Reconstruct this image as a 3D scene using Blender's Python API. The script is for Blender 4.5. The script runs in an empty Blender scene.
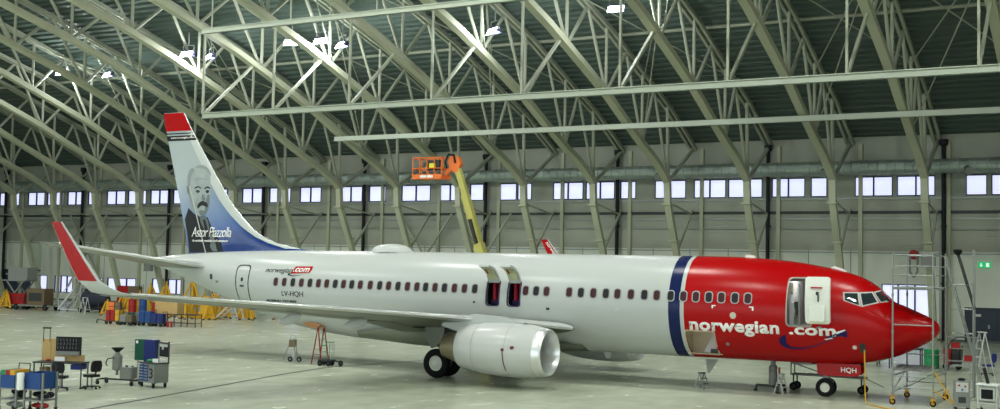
import bpy, bmesh, math, random
from mathutils import Vector, Matrix
random.seed(7)
PI=math.pi
sc=bpy.context.scene
COL=sc.collection
CAM=dict(X=5.1837,Y=-44.7046,H=4.7018,yaw=0.47993,pitch=0.052173,roll=0.020067,f=1155.11)
WANG=-0.02756; WY=35.791; WX0=-95.1258
def W(s,n,z):
    return Vector((s*math.cos(WANG)+n*math.sin(WANG), WY+s*math.sin(WANG)-n*math.cos(WANG), z))
# ------------------------------------------------------------------ materials
MATS={}
def mat(name,col,rough=.5,metal=0.,emit=None,es=1.,coat=0.,spec=None):
    m=bpy.data.materials.new(name); m.use_nodes=True
    b=m.node_tree.nodes['Principled BSDF']
    b.inputs['Base Color'].default_value=(*col,1); b.inputs['Roughness'].default_value=rough
    b.inputs['Metallic'].default_value=metal; b.inputs['Coat Weight'].default_value=coat
    b.inputs['Coat Roughness'].default_value=.08
    b.inputs['Specular IOR Level'].default_value=spec if spec is not None else (.1 if max(col)<.12 else .3)
    if emit: b.inputs['Emission Color'].default_value=(*emit,1); b.inputs['Emission Strength'].default_value=es
    MATS[name]=m; return m
def vary(m,scale=2.,amt=.12,bump=0.,coord='Object',stretch=(1,1,1)):
    """slight procedural unevenness of the surface colour"""
    nt=m.node_tree; b=nt.nodes['Principled BSDF']; c=b.inputs['Base Color'].default_value[:]
    tc=nt.nodes.new('ShaderNodeTexCoord'); mp=nt.nodes.new('ShaderNodeMapping'); mp.inputs['Scale'].default_value=stretch
    nz=nt.nodes.new('ShaderNodeTexNoise'); nz.inputs['Scale'].default_value=scale; nz.inputs['Detail'].default_value=5
    mx=nt.nodes.new('ShaderNodeMix'); mx.data_type='RGBA'
    mx.inputs[6].default_value=tuple(x*(1-amt) for x in c[:3])+(1,); mx.inputs[7].default_value=tuple(min(1,x*(1+amt)) for x in c[:3])+(1,)
    nt.links.new(tc.outputs[coord],mp.inputs[0]); nt.links.new(mp.outputs[0],nz.inputs['Vector'])
    nt.links.new(nz.outputs['Fac'],mx.inputs[0]); nt.links.new(mx.outputs[2],b.inputs['Base Color'])
    if bump:
        bp=nt.nodes.new('ShaderNodeBump'); bp.inputs['Strength'].default_value=bump; bp.inputs['Distance'].default_value=.02
        nt.links.new(nz.outputs['Fac'],bp.inputs['Height']); nt.links.new(bp.outputs[0],b.inputs['Normal'])
    return m
white=vary(mat('white_paint',(.46,.49,.47),.28,coat=.1),1.5,.04)
engw=vary(mat('nacelle_paint',(.50,.52,.50),.3,coat=.1),1.5,.04)
wingp=vary(mat('wing_grey_paint',(.115,.13,.09),.35,coat=.2),1.,.07)
bellyp=vary(mat('belly_grey_paint',(.13,.145,.105),.4,coat=.2),1.,.08)
redp=mat('red_paint',(.36,.001,.002),.25,coat=.0,spec=.22)
bluep=mat('blue_paint',(.004,.012,.07),.3)
alu=mat('bare_aluminium',(.74,.76,.76),.34,.85)
steel=vary(mat('galvanised_steel',(.27,.30,.28),.45,.4),8,.1)
chrome=mat('chrome',(.8,.8,.8),.1,1.)
darkm=mat('dark_metal',(.05,.055,.055),.5,.3)
black=mat('black_rubber',(.012,.012,.014),.6)
blackp=mat('black_plastic',(.018,.018,.022),.45)
truss=vary(mat('pale_green_truss_paint',(.39,.41,.29),.5),.6,.08)
truss2=vary(mat('pale_green_web_paint',(.31,.335,.255),.5),.6,.08)
yellow=vary(mat('yellow_paint',(.55,.31,.015),.4),3,.12)
yboom=mat('pale_yellow_paint',(.46,.44,.12),.4)
orange=vary(mat('orange_paint',(.75,.17,.03),.4),3,.08)
redeq=vary(mat('red_equipment',(.28,.012,.012),.45),3,.1)
blueeq=vary(mat('blue_equipment',(.012,.055,.20),.45),3,.1)
bluedk=vary(mat('dark_blue_equipment',(.010,.022,.14),.45),3,.1)
greeneq=mat('green_equipment',(.02,.22,.08),.5)
greendk=mat('dark_green_panel',(.02,.09,.06),.5)
wood=vary(mat('plywood',(.44,.30,.12),.6),6,.15,stretch=(1,1,6))
greyeq=vary(mat('grey_equipment',(.20,.215,.20),.5),5,.1)
lgrey=mat('light_grey',(.48,.50,.48),.5)
wht=mat('plain_white',(.80,.82,.80),.4)
offw=mat('door_white',(.74,.76,.70),.35)
tyre=mat('tyre_rubber',(.010,.010,.011),.75)
hubm=mat('wheel_hub_paint',(.62,.64,.56),.4)
glass=mat('dark_glass',(.02,.03,.035),.06,spec=.8)
seatred=mat('red_seat_fabric',(.32,.015,.03),.8)
seatdk=mat('dark_seat_fabric',(.03,.02,.06),.8)
cream=mat('cabin_lining',(.55,.52,.42),.6)
tan=mat('cargo_lining',(.62,.52,.38),.5)
primer=mat('green_primer',(.50,.52,.30),.6)
letterw=mat('white_lettering',(.82,.82,.80),.4)
letterk=mat('black_lettering',(.02,.02,.022),.4)
brown=vary(mat('brown_metal',(.16,.12,.07),.5,.4),4,.2)
navy=vary(mat('dark_gate_paint',(.045,.06,.08),.5),2,.1)
orangep=mat('orange_cover',(.60,.28,.12),.6)
# ------------------------------------------------------------------ mesh builder
class MB:
    def __init__(s): s.v=[]; s.f=[]; s.mi=[]; s.cur=0
    def add(s,vs,fs):
        o=len(s.v); s.v+= [tuple(v) for v in vs]; s.f+=[tuple(i+o for i in f) for f in fs]; s.mi+=[s.cur]*len(fs); return s
    def box(s,c,d,R=None):
        x,y,z=(a/2 for a in d); P=[(-x,-y,-z),(x,-y,-z),(x,y,-z),(-x,y,-z),(-x,-y,z),(x,-y,z),(x,y,z),(-x,y,z)]
        c=Vector(c); P=[c+(R@Vector(q) if R else Vector(q)) for q in P]
        return s.add(P,[(0,3,2,1),(4,5,6,7),(0,1,5,4),(1,2,6,5),(2,3,7,6),(3,0,4,7)])
    def bb(s,x0,x1,y0,y1,z0,z1): return s.box(((x0+x1)/2,(y0+y1)/2,(z0+z1)/2),(abs(x1-x0),abs(y1-y0),abs(z1-z0)))
    def rbox(s,c,d,r=.03,ax=2):
        """box with its edges along axis ax chamfered"""
        a,b=[i for i in (0,1,2) if i!=ax]; A,B,H=d[a]/2,d[b]/2,d[ax]/2
        pts=[(-A+r,-B),(A-r,-B),(A,-B+r),(A,B-r),(A-r,B),(-A+r,B),(-A,B-r),(-A,-B+r)]
        P=[]
        for h in (-H,H):
            for p in pts:
                q=[0,0,0]; q[a]=p[0]+c[a]; q[b]=p[1]+c[b]; q[ax]=h+c[ax]; P.append(q)
        n=8; fs=[tuple(range(n))[::-1],tuple(range(n,2*n))]+[(i,(i+1)%n,(i+1)%n+n,i+n) for i in range(n)]
        if ax==1: fs=[f[::-1] for f in fs]
        return s.add(P,fs)
    def frame(s,p0,p1,up=(0,0,1)):
        p0,p1=Vector(p0),Vector(p1); d=(p1-p0).normalized(); u=Vector(up)
        if abs(d.dot(u))>.98: u=Vector((0,1,0)) if abs(d.y)<.9 else Vector((1,0,0))
        a=d.cross(u).normalized(); b=a.cross(d).normalized(); return p0,p1,a,b
    def bar(s,p0,p1,w,h=None,up=(0,0,1)):
        h=h or w; p0,p1,a,b=s.frame(p0,p1,up); P=[]
        for p in (p0,p1):
            for i,j in ((-1,-1),(1,-1),(1,1),(-1,1)): P.append(p+a*(i*w/2)+b*(j*h/2))
        return s.add(P,[(0,1,2,3),(7,6,5,4),(0,4,5,1),(1,5,6,2),(2,6,7,3),(3,7,4,0)])
    def tube(s,p0,p1,r,n=10,r2=None):
        r2=r if r2 is None else r2; p0,p1,a,b=s.frame(p0,p1); P=[]
        for p,q in ((p0,r),(p1,r2)):
            for i in range(n): t=2*PI*i/n; P.append(p+a*(q*math.cos(t))+b*(q*math.sin(t)))
        return s.add(P,[tuple(range(n)),tuple(range(2*n-1,n-1,-1))]+[(i+n,(i+1)%n+n,(i+1)%n,i) for i in range(n)])
    def path(s,pts,r,n=8):
        for a,b in zip(pts,pts[1:]): s.tube(a,b,r,n)
        return s
    def loft(s,rings,cap=True,closed=True):
        n=len(rings[0]); P=[p for r in rings for p in r]; F=[]
        for k in range(len(rings)-1):
            for i in range(n if closed else n-1):
                j=(i+1)%n; F.append((k*n+i,k*n+j,(k+1)*n+j,(k+1)*n+i))
        if cap: F.append(tuple(range(n))[::-1]); F.append(tuple(range((len(rings)-1)*n,len(rings)*n)))
        return s.add(P,F)
    def lathe(s,prof,c=(0,0,0),ax=2,n=32,cap=True,flat=0.):
        """prof: (h,r) along axis ax"""
        a,b=[i for i in (0,1,2) if i!=ax]; rings=[]
        for h,r in prof:
            R=[]
            for i in range(n):
                t=2*PI*i/n; q=[0,0,0]; q[ax]=c[ax]+h; q[a]=c[a]+r*math.cos(t); sn=math.sin(t)
                q[b]=c[b]+r*sn*(1-flat if sn<0 else 1); R.append(q)
            rings.append(R)
        return s.loft(rings,cap)
    def prism(s,poly,h0,h1,ax=1):
        a,b=[i for i in (0,1,2) if i!=ax]; n=len(poly); P=[]
        for h in (h0,h1):
            for u,v in poly:
                q=[0,0,0]; q[ax]=h; q[a]=u; q[b]=v; P.append(q)
        return s.add(P,[tuple(range(n))[::-1],tuple(range(n,2*n))]+[(i,(i+1)%n,(i+1)%n+n,i+n) for i in range(n)])
    def ball(s,c,r,n=12,m=8):
        rx,ry,rz=(r,r,r) if not hasattr(r,'__len__') else r; rings=[]
        for j in range(m+1):
            t=-PI/2+PI*j/m; q=max(math.cos(t),.02)
            rings.append([(c[0]+rx*q*math.cos(2*PI*i/n),c[1]+ry*q*math.sin(2*PI*i/n),c[2]+rz*math.sin(t)) for i in range(n)])
        return s.loft(rings)
    def wheel(s,c,R,w,ax=1,hub=None,n=28,fork=0):
        """tyre with rounded shoulders; second material slot for the hub"""
        hub=hub or R*.5
        s.cur=0
        s.lathe([(-w/2*.6,hub),(-w/2*.92,hub*1.05),(-w/2,R*.82),(-w/2*.8,R*.95),(-w/2*.45,R),(w/2*.45,R),(w/2*.8,R*.95),(w/2,R*.82),(w/2*.92,hub*1.05),(w/2*.6,hub)],c,ax,n,cap=False)
        s.cur=1
        s.lathe([(-w/2*.62,hub),(-w/2*.5,hub*.8),(-w/2*.85,hub*.35),(-w/2*.9,.001),(w/2*.9,.001),(w/2*.85,hub*.35),(w/2*.5,hub*.8),(w/2*.62,hub)],c,ax,n,cap=False)
        s.cur=0; return s
    def mesh(s,name,mats,smooth=False):
        me=bpy.data.meshes.new(name); me.from_pydata(s.v,[],s.f)
        for m in (mats if isinstance(mats,(list,tuple)) else [mats]): me.materials.append(m)
        for p,i in zip(me.polygons,s.mi): p.material_index=i
        bm=bmesh.new(); bm.from_mesh(me); bmesh.ops.recalc_face_normals(bm,faces=bm.faces)
        if smooth:
            for f in bm.faces: f.smooth=True
            for e in bm.edges:
                if len(e.link_faces)==2 and e.calc_face_angle(0)>math.radians(38): e.smooth=False
        bm.to_mesh(me); bm.free(); me.update(); return me
    def build(s,name,mats,parent=None,smooth=False,loc=None,rotz=0):
        o=bpy.data.objects.new(name,s.mesh(name,mats,smooth)); COL.objects.link(o)
        if parent: o.parent=parent
        if loc is not None: o.location=loc
        if rotz: o.rotation_euler=(0,0,rotz)
        return o
def tag(o,label=None,cat=None,group=None,kind=None):
    if label: o['label']=label
    if cat: o['category']=cat
    if group: o['group']=group
    if kind: o['kind']=kind
    return o
def thing(name,label,cat,loc=(0,0,0),rotz=0,group=None):
    o=bpy.data.objects.new(name,None); COL.objects.link(o); o.location=loc; o.rotation_euler=(0,0,rotz); o.empty_display_size=.2
    return tag(o,label,cat,group)
def dup(root,loc,rotz=None,label=None,scale=None):
    r=root.copy(); COL.objects.link(r); r.location=loc
    if rotz is not None: r.rotation_euler=(0,0,rotz)
    if scale: r.scale=scale
    if label: r['label']=label
    for ch in list(root.children):
        c=ch.copy(); COL.objects.link(c); c.parent=r
        for g in ch.children:
            d=g.copy(); COL.objects.link(d); d.parent=c
    return r
def struct(name,mb,m,smooth=False,wallframe=True):
    o=mb.build(name,m,None,smooth); o['kind']='structure'
    if wallframe: o.location=(0,WY,0); o.rotation_euler=(0,0,WANG)
    return o
HB=1030
WORLD=3.200000
# ------------------------------------------------------------------ camera, world
cam=bpy.data.cameras.new('camera'); co=bpy.data.objects.new('camera',cam); COL.objects.link(co)
cam.sensor_fit='HORIZONTAL'; cam.sensor_width=36; cam.lens=36*CAM['f']/1000; cam.clip_end=500
y,p_,r_=CAM['yaw'],CAM['pitch'],CAM['roll']
fwd=Vector((-math.sin(y)*math.cos(p_),math.cos(y)*math.cos(p_),math.sin(p_)))
rt=Vector((math.cos(y),math.sin(y),0)); up=rt.cross(fwd)
rt2=rt*math.cos(r_)+up*math.sin(r_); up2=-rt*math.sin(r_)+up*math.cos(r_)
R=Matrix((rt2,up2,-fwd)).transposed(); co.matrix_world=Matrix.Translation((CAM['X'],CAM['Y'],CAM['H']))@R.to_4x4()
sc.camera=co
w=bpy.data.worlds.new('world'); sc.world=w; w.use_nodes=True
bg=w.node_tree.nodes['Background']; bg.inputs[0].default_value=(.82,.93,.95,1); bg.inputs[1].default_value=WORLD
sc.view_settings.view_transform='Standard'; sc.view_settings.look='None'; sc.view_settings.exposure=0; sc.view_settings.gamma=1
sc.view_settings.use_curve_mapping=False
# ------------------------------------------------------------------ floor
def floor_mat():
    m=mat('polished_concrete',(.4,.42,.34),.28); nt=m.node_tree; b=nt.nodes['Principled BSDF']; L=nt.links.new
    tc=nt.nodes.new('ShaderNodeTexCoord')
    def noise(scale,st,det=4):
        mp=nt.nodes.new('ShaderNodeMapping'); mp.inputs['Scale'].default_value=st; nz=nt.nodes.new('ShaderNodeTexNoise')
        nz.inputs['Scale'].default_value=scale; nz.inputs['Detail'].default_value=det; L(tc.outputs['Object'],mp.inputs[0]); L(mp.outputs[0],nz.inputs['Vector']); return nz
    a=noise(.12,(1,.45,1)); c=noise(1.1,(1,.6,1)); 
    cr=nt.nodes.new('ShaderNodeValToRGB'); e=cr.color_ramp.elements
    e[0].position=.3; e[0].color=(.43,.465,.36,1); e[1].position=.7; e[1].color=(.53,.575,.455,1)
    L(a.outputs['Fac'],cr.inputs[0])
    cr2=nt.nodes.new('ShaderNodeValToRGB'); e=cr2.color_ramp.elements
    e[0].position=.35; e[0].color=(.92,.92,.91,1); e[1].position=.7; e[1].color=(1.05,1.05,1.05,1); L(c.outputs['Fac'],cr2.inputs[0])
    mx=nt.nodes.new('ShaderNodeMix'); mx.data_type='RGBA'; mx.blend_type='MULTIPLY'; mx.inputs[0].default_value=1
    L(cr.outputs[0],mx.inputs[6]); L(cr2.outputs[0],mx.inputs[7]); L(mx.outputs[2],b.inputs['Base Color'])
    rr=nt.nodes.new('ShaderNodeMapRange'); rr.inputs['To Min'].default_value=.18; rr.inputs['To Max'].default_value=.32; L(c.outputs['Fac'],rr.inputs['Value']); L(rr.outputs[0],b.inputs['Roughness'])
    return m
FL=MB(); FL.bb(-150,60,-100,8.5,-.3,0)
struct('floor',FL,floor_mat())
# slab joints and drain line in the floor
jm=mat('floor_joint',(.06,.07,.06),.6)
def flat_line(name,pts,w,m,label,cat,z=.004):
    b=MB()
    for (a,c) in zip(pts,pts[1:]): b.bar((a[0],a[1],z/2),(c[0],c[1],z/2),w,z)
    return tag(b.build(name,m),label,cat)
flat_line('floor_drain',[(-21.5,-24),(-22.56,-18.57),(-24.9,-6),(-25.3,-2.5),(-24.2,2.6),(-23.2,8)],.16,jm,'long dark drain slot running across the floor under the starboard wing','floor drain')
b=MB()
for k,yy in enumerate((-9,12.5,21)): b.bb(-95,30,yy,yy+.04,0,.002)
for xx in (-60,-48,-36,-12,6): b.bb(xx,xx+.04,-40,30,0,.0025)
struct('trim_1',b,mat('slab_joint',(.24,.26,.20),.6),wallframe=False)
# ------------------------------------------------------------------ back wall
def band_mat(name,col,scale,amt,rough=.6,axis=2):
    m=mat(name,col,rough); nt=m.node_tree; b=nt.nodes['Principled BSDF']; L=nt.links.new
    tc=nt.nodes.new('ShaderNodeTexCoord'); nz=nt.nodes.new('ShaderNodeTexNoise'); nz.inputs['Scale'].default_value=.35; nz.inputs['Detail'].default_value=4
    mx=nt.nodes.new('ShaderNodeMix'); mx.data_type='RGBA'; mx.inputs[6].default_value=tuple(c*(1-amt) for c in col)+(1,); mx.inputs[7].default_value=tuple(c*(1+amt) for c in col)+(1,)
    L(tc.outputs['Object'],nz.inputs['Vector']); L(nz.outputs['Fac'],mx.inputs[0]); L(mx.outputs[2],b.inputs['Base Color']); return m
wallU=band_mat('upper_wall_panel',(.30,.32,.26),1,.15)
wallC=band_mat('corrugated_wall_panel',(.34,.36,.29),1,.12)
wallL=band_mat('lower_wall_panel',(.60,.64,.55),1,.10)
NW=5.5; S0,S1=-118,30
b=MB(); b.bb(S0,S1,NW+.12,NW+.4,0,16)
ww=b
# the window strip is cut out: build the wall as bands around it
b=MB(); b.bb(S0,S1,NW,NW+.3,11.62,15.2); b.bb(S0,S1,NW,NW+.3,7.7,10.18)
# windows list (s0,s1) with mullions
wins=[(-2.95-0.3,-1.9,1),(-1.6,.9,2),(-7.86,-5.29,2),(-10.8,-8.17,2),(-13.99,-12.81,1),(-16.91,-14.43,2),(-20.3,-17.65,2),(-23.06,-20.49,2),(-26.3,-23.72,2),(-29.25,-27.91,1),(-32.31,-29.75,2),(-35.3,-32.55,2),(-38.65,-37.3,1),(-40.36,-38.75,1),(-43.3,-41.95,1),(-46.6,-44.05,2),(-50.4,-47.35,2),(-53.95,-52.1,1),(-57.3,-54.7,2),(-61.9,-59.4,2),(1.6,4.1,2),(4.6,6.6,1)]
p0=-66.1
while p0>-112:
    for a,c,n in ((-12.0,-10.6,1),(-9.2,-6.5,2),(-6.1,-3.5,2),(-2.9,-.4,2)): wins.append((p0+a+0,p0+c,n))
    p0-=12.25
wins+= [(-65.6,-63.0,2)]
wins=sorted(wins)
x=S0
for a,c,n in wins:
    if a>x: b.bb(x,a,NW,NW+.3,10.18,11.62)
    x=max(x,c)
b.bb(x,S1,NW,NW+.3,10.18,11.62)
struct('wall_back',b,wallU)
# middle corrugated strip and lower smooth panels (with low windows and gates cut in)
b=MB(); zz=6.25
while zz<7.7:
    b.bb(S0,S1,NW-.06,NW+.3,zz,zz+.13); b.bb(S0,S1,NW,NW+.3,zz+.13,zz+.22); zz+=.22
struct('wall_back_corrugated',b,wallC)
lows=[(-8.9,-5.5,1.35,3.9,3),(-78.4,-76.2,1.1,2.6,2),(-80.6,-79.0,1.1,2.6,1),(-87.0,-82.9,1.1,2.55,3),(-89.4,-87.7,1.1,2.5,2),(-95.0,-92.2,.8,2.6,3),(-98.9,-96.2,.8,2.6,2),(-72.5,-69.5,1.1,2.6,2),(-64.5,-61.5,1.1,2.6,2)]
gates=[(-3.35,2.9,0,2.42),(-103.5,-97.3,0,3.15)]
b=MB(); cuts=sorted([(a,c,z0,z1) for a,c,z0,z1,_ in lows]+gates); x=S0
for a,c,z0,z1 in cuts:
    b.bb(x,a,NW,NW+.3,0,6.25)
    if z0>0: b.bb(a,c,NW,NW+.3,0,z0)
    b.bb(a,c,NW,NW+.3,z1,6.25); x=c
b.bb(x,S1,NW,NW+.3,0,6.25)
struct('wall_back_lower',b,wallL)
# seams between the lower panels, rails
b=MB()
for k in range(-30,8): 
    s_=k*3.06-1.9
    if S0<s_<S1 and not any(a-.1<s_<c+.1 for a,c,_,_ in cuts): b.bb(s_-.03,s_+.03,NW-.015,NW+.01,0,6.25)
struct('trim_2',b,mat('panel_seam',(.20,.22,.18),.6))
b=MB(); b.bb(S0,S1,NW-.03,NW+.05,0,.16)
struct('baseboard_back',b,mat('kick_strip',(.12,.13,.12),.6))
# window panes: sky-lit blinds
def pane_mat():
    m=mat('daylit_blind',(.55,.58,.66),.4); nt=m.node_tree; bb=nt.nodes['Principled BSDF']; L=nt.links.new
    tc=nt.nodes.new('ShaderNodeTexCoord'); sp=nt.nodes.new('ShaderNodeSeparateXYZ'); L(tc.outputs['Object'],sp.inputs[0])
    ma=nt.nodes.new('ShaderNodeMath'); ma.operation='MULTIPLY'; ma.inputs[1].default_value=38; L(sp.outputs['Z'],ma.inputs[0])
    si=nt.nodes.new('ShaderNodeMath'); si.operation='SINE'; L(ma.outputs[0],si.inputs[0])
    cr=nt.nodes.new('ShaderNodeMapRange'); cr.inputs['From Min'].default_value=-1; cr.inputs['To Min'].default_value=.85; cr.inputs['To Max'].default_value=1.15; L(si.outputs[0],cr.inputs['Value'])
    bb.inputs['Emission Color'].default_value=(.66,.70,.98,1); L(cr.outputs[0],bb.inputs['Emission Strength']); return m
panem=pane_mat(); framem=mat('navy_window_frame',(.03,.035,.09),.5)
n_=0
for a,c,n,z0,z1 in [(a,c,n,10.18,11.62) for a,c,n in wins]+[(a,c,n,z0,z1) for a,c,z0,z1,n in lows]:
    n_+=1
    f=MB(); f.bb(a,c,NW-.04,NW+.2,z0,z0+.07); f.bb(a,c,NW-.04,NW+.2,z1-.07,z1)
    for k in range(n+1):
        s_=a+(c-a)*k/n; f.bb(max(a,s_-.05),min(c,s_+.05),NW-.05,NW+.2,z0,z1)
    fr=struct('window_%d'%n_,f,framem)
    q=MB(); q.bb(a+.02,c-.02,NW+.1,NW+.14,z0+.03,z1-.03)
    q.build('pane',panem,fr)
# dark roller gates
for k,(a,c,z0,z1) in enumerate(gates):
    g=MB(); g.bb(a,c,NW+.02,NW+.16,z0,z1)
    for q in range(1,3): g.bb(a+(c-a)*q/3-.02,a+(c-a)*q/3+.02,NW-.01,NW+.05,z0,z1)
    g.bb(a,a+.12,NW-.04,NW+.05,z0,z1); g.bb(a,c,NW-.04,NW+.05,z1-.12,z1)
    d=struct('door_%d'%(k+1),g,navy)
    h=MB(); h.bb(a+.55,a+1.05,NW-.02,NW+.01,z1-.62,z1-.45); h.build('door_plate',mat('sign_grey',(.5,.5,.5),.5),d)
    h=MB(); h.bb(a+1.5,a+1.62,NW-.08,NW+.02,1.0,1.25); h.build('door_handle',steel,d)
# wall posts (one per truss), rails, pipes
posts=MB()
for k in range(-4,20):
    s_=WX0+6*k+.75
    posts.bb(s_-.14,s_+.14,NW-.22,NW,0,14)
struct('trim_3',posts,truss)
def rail(name,n,z,h,d,m,label,cat):
    b=MB(); b.bb(S0+.2,S1-1,-n-d,-n,z-h/2,z+h/2); o=b.build(name,m); o.location=(0,WY,0); o.rotation_euler=(0,0,WANG); return tag(o,label,cat)
rail('wall_rail',-5.48,10.02,.12,.12,steel,'thin pale rail running just under the high window strip','rail')
rail('heating_pipe',-5.49,9.02,.2,.12,darkm,'dark thick pipe running along the wall between the windows and the panels','pipe')
rail('cable_tray',-5.49,8.55,.12,.12,steel,'pale cable tray just below the dark wall pipe','cable tray')
rail('sprinkler_pipe',-5.49,7.95,.07,.07,steel,'thin pipe under the cable tray along the back wall','pipe')
rail('handrail_pipe',-5.49,6.1,.08,.08,steel,'thin pipe along the top edge of the smooth wall panels','pipe')
# round spiral duct
b=MB(); prof=[]; s_=S0
while s_<S1-2: prof+=[(s_,.50),(s_+.45,.50),(s_+.47,.54),(s_+.53,.54),(s_+.55,.50)]; s_+=.6
b.lathe(prof,(0,4.15,12.15),0,14)
o=b.build('ventilation_duct',vary(mat('duct_metal',(.33,.40,.35),.4,.5),1,.15)); o.location=(0,WY,0); o.rotation_euler=(0,0,WANG)
tag(o,'long round spiral ventilation duct above the window strip','duct')
nzl=MB(); nzl.tube((0,0,0),(.25,-.75,-.25),.22,12,.26); nzl.tube((.25,-.75,-.25),(.28,-.83,-.28),.30,12)
dn=None
for s_,lb in ((-3.0,'farthest right, near the right edge'),(-12.7,'above the aircraft nose'),(-25.4,'above the windows right of mid photo'),(-36.9,'just right of the basket lift'),(-48.8,'behind the orange basket')):
    o=nzl.build('duct_nozzle',steel,None,True,W(s_,4.35-8.7+0,12.0)) if dn is None else dn.copy()
    if dn is not None: COL.objects.link(o)
    o.location=W(s_,-3.85,11.95); o.rotation_euler=(0,0,WANG); dn=o
    tag(o,'round duct nozzle on the long ventilation duct, '+lb,'air nozzle','nozzles on the ventilation duct')
# down pipes (black) by every second truss
dp=None
for s_ in (-4.76,-17.2,-29.45,-41.64,-54.33,-66.1,-78.4,-90.9,-103.1):
    b=MB(); b.tube((0,0,.1),(0,0,13.9),.15,12); b.lathe([(13.6,.15),(13.75,.3),(14.1,.32)],(0,0,0),2,12); b.box((0,.1,4),(.4,.12,.12)); b.box((0,.1,8),(.4,.12,.12))
    if dp is None: dp=b.build('rain_downpipe',blackp,None,True); o=dp
    else: o=dp.copy(); COL.objects.link(o)
    o.location=W(s_+.1,-5.12,0); o.rotation_euler=(0,0,WANG)
    n9=round((-4.76-s_)/12.25)
    tag(o,'black vertical downpipe on the back wall, '+['rightmost one','second from the right','third from the right','fourth from the right','fifth from the right','sixth from the right, right of the tail fin','seventh, seen left of the tail fin','eighth, behind the winglet','ninth and leftmost'][n9],'downpipe','black downpipes on the back wall')
# running man exit sign
e=thing('exit_sign','green emergency exit sign with white arrow and door above the dark gate','sign',W(-2.05,-5.4,5.36),WANG)
b=MB(); b.box((0,0,0),(.82,.1,.42)); b.build('sign_box',mat('exit_green',(.02,.35,.12),.5,emit=(.02,.5,.18),es=.6),e)
b=MB(); b.prism([(-.25,.12),(-.17,.12),(-.17,-.02),(-.10,-.02),(-.21,-.15),(-.32,-.02),(-.25,-.02)],-.075,-.05,1); b.bb(.1,.3,-.075,-.05,-.14,.14); 
b.build('sign_symbols',mat('exit_white',(.8,.9,.8),.5,emit=(.7,1,.8),es=.6),e)
# ------------------------------------------------------------------ roof
LOW=[(0,11.0),(1.2,11.75),(3,12.6),(5.2,13.4),(8.5,14.75),(11.5,16.05),(15,17.3),(20,19.0),(25,20.4),(30,21.6),(38,23.1),(46,23.8)]
UPP=[(-5.5,14.0),(0,16.5),(4.5,18.0),(10.8,20.2),(15,21.3),(20,22.7),(25,23.9),(30,25.0),(38,26.4),(46,27.0)]
def interp(T,n):
    for (a,za),(c,zc) in zip(T,T[1:]):
        if a<=n<=c: return za+(zc-za)*(n-a)/(c-a)
    return T[-1][1] if n>T[-1][0] else T[0][1]
def full(T): return T+[(92-a,z) for a,z in T[::-1] if a<46]
roofm=band_mat('dark_green_roof_sheet',(.072,.102,.085),1,.2,.55)
prof=[]; n0=-6.0
UP2=full(UPP)
while n0<98:
    for dn_,dz in ((0,0),(.34,0),(.40,.22),(.60,.22),(.66,0)):
        nn=n0+dn_; prof.append((nn,interp(UP2,nn)+.42+dz+(nn+5.5)*0 if nn<97.5 else 14.4))
    n0+=.66
    prof.pop()
b=MB(); P=[]; F=[]
for n,z in prof: P+=[(S0,-n,z),(S1,-n,z)]
for i in range(len(prof)-1): F.append((2*i,2*i+1,2*i+3,2*i+2))
b.add(P,F)
P=[(x_,-n,z+.35) for n,z in prof[::8] for x_ in (S0,S1)]; F=[(2*i,2*i+1,2*i+3,2*i+2) for i in range(len(P)//2-1)]
b.add(P,F)
struct('ceiling',b,roofm)
# remaining shell of the hall: side walls and the gate side behind the camera, left open for fill
b=MB(); b.bb(S0-.4,S0,-99,NW+.4,0,28.5); struct('wall_left',b,wallU)
b=MB(); b.bb(S1,S1+.4,-99,NW+.4,0,28.5); struct('wall_right',b,wallU)
b=MB(); b.bb(S0,S1,-99,-98.6,13.6,15.2)
for k in range(9): b.bb(S0+18*k,S0+18*k+.5,-99,-98.5,0,13.6)
struct('wall_front',b,wallL)
# unseen gate opening, added so sky light fills the camera side of the aircraft
l=bpy.data.lights.new('fill_portal','AREA'); l.shape='RECTANGLE'; l.size=146; l.size_y=13.4; l.cycles.is_portal=True
o=bpy.data.objects.new('fill_portal',l); COL.objects.link(o); o.location=W((S0+S1)/2,98.4,6.8); o.rotation_euler=(math.radians(90),0,WANG)
# ------------------------------------------------------------------ arched lattice trusses
def chord(T,w,h,n1):
    b=MB(); rings=[]
    pts=[q for q in full(T) if q[0]<=n1]
    for i,(n,z) in enumerate(pts):
        a=pts[max(0,i-1)]; c=pts[min(len(pts)-1,i+1)]; d=Vector((c[0]-a[0],c[1]-a[1])).normalized(); nx,nz=-d.y,d.x
        rings.append([(sx*w/2,-(n+nx*sz*h/2),z+nz*sz*h/2) for sx,sz in ((-1,-1),(1,-1),(1,1),(-1,1))])
    b.loft(rings); return b
NEND=91.9
lowb=chord(LOW,.50,.40,NEND); 
uppb=MB()
for sx in (-.2,.2):
    t=chord(UPP,.18,.28,NEND+6); o=len(uppb.v); t.v=[(x_+sx,y_,z_) for x_,y_,z_ in t.v]; uppb.add(t.v,t.f)
def leg_mb(nf=lambda n:n):
    b=MB(); P=[(.1,11.1),(-.05,9.4),(-2.05,5.7),(-3.95,0)]; rings=[]
    for i,(n,z) in enumerate(P):
        rings.append([(sx*.23,-nf(n+sn*(.22 if i<3 else .18)),z) for sx,sn in ((-1,-1),(1,-1),(1,1),(-1,1))])
    b.loft(rings)
    for n,z in ((-.05,9.4),(-1.5,6.75)): b.box((0,-nf(n),z),(.66,.8,.1))
    b.box((0,-nf(-3.95),.04),(.9,.9,.08)); return b
lo_n=[0,5.2,11.5,17.5,24,30.5,38,46]; up_n=[-5.5,-1.0,3.0,8.2,14.5,20.7,27.2,34,42]
webs=[]
def lp(n): return (0,-n,interp(full(LOW),n))
def upn(n): return (0,-n,interp(UP2,n))
webs.append((lp(0),upn(-5.4),.30))
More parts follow.
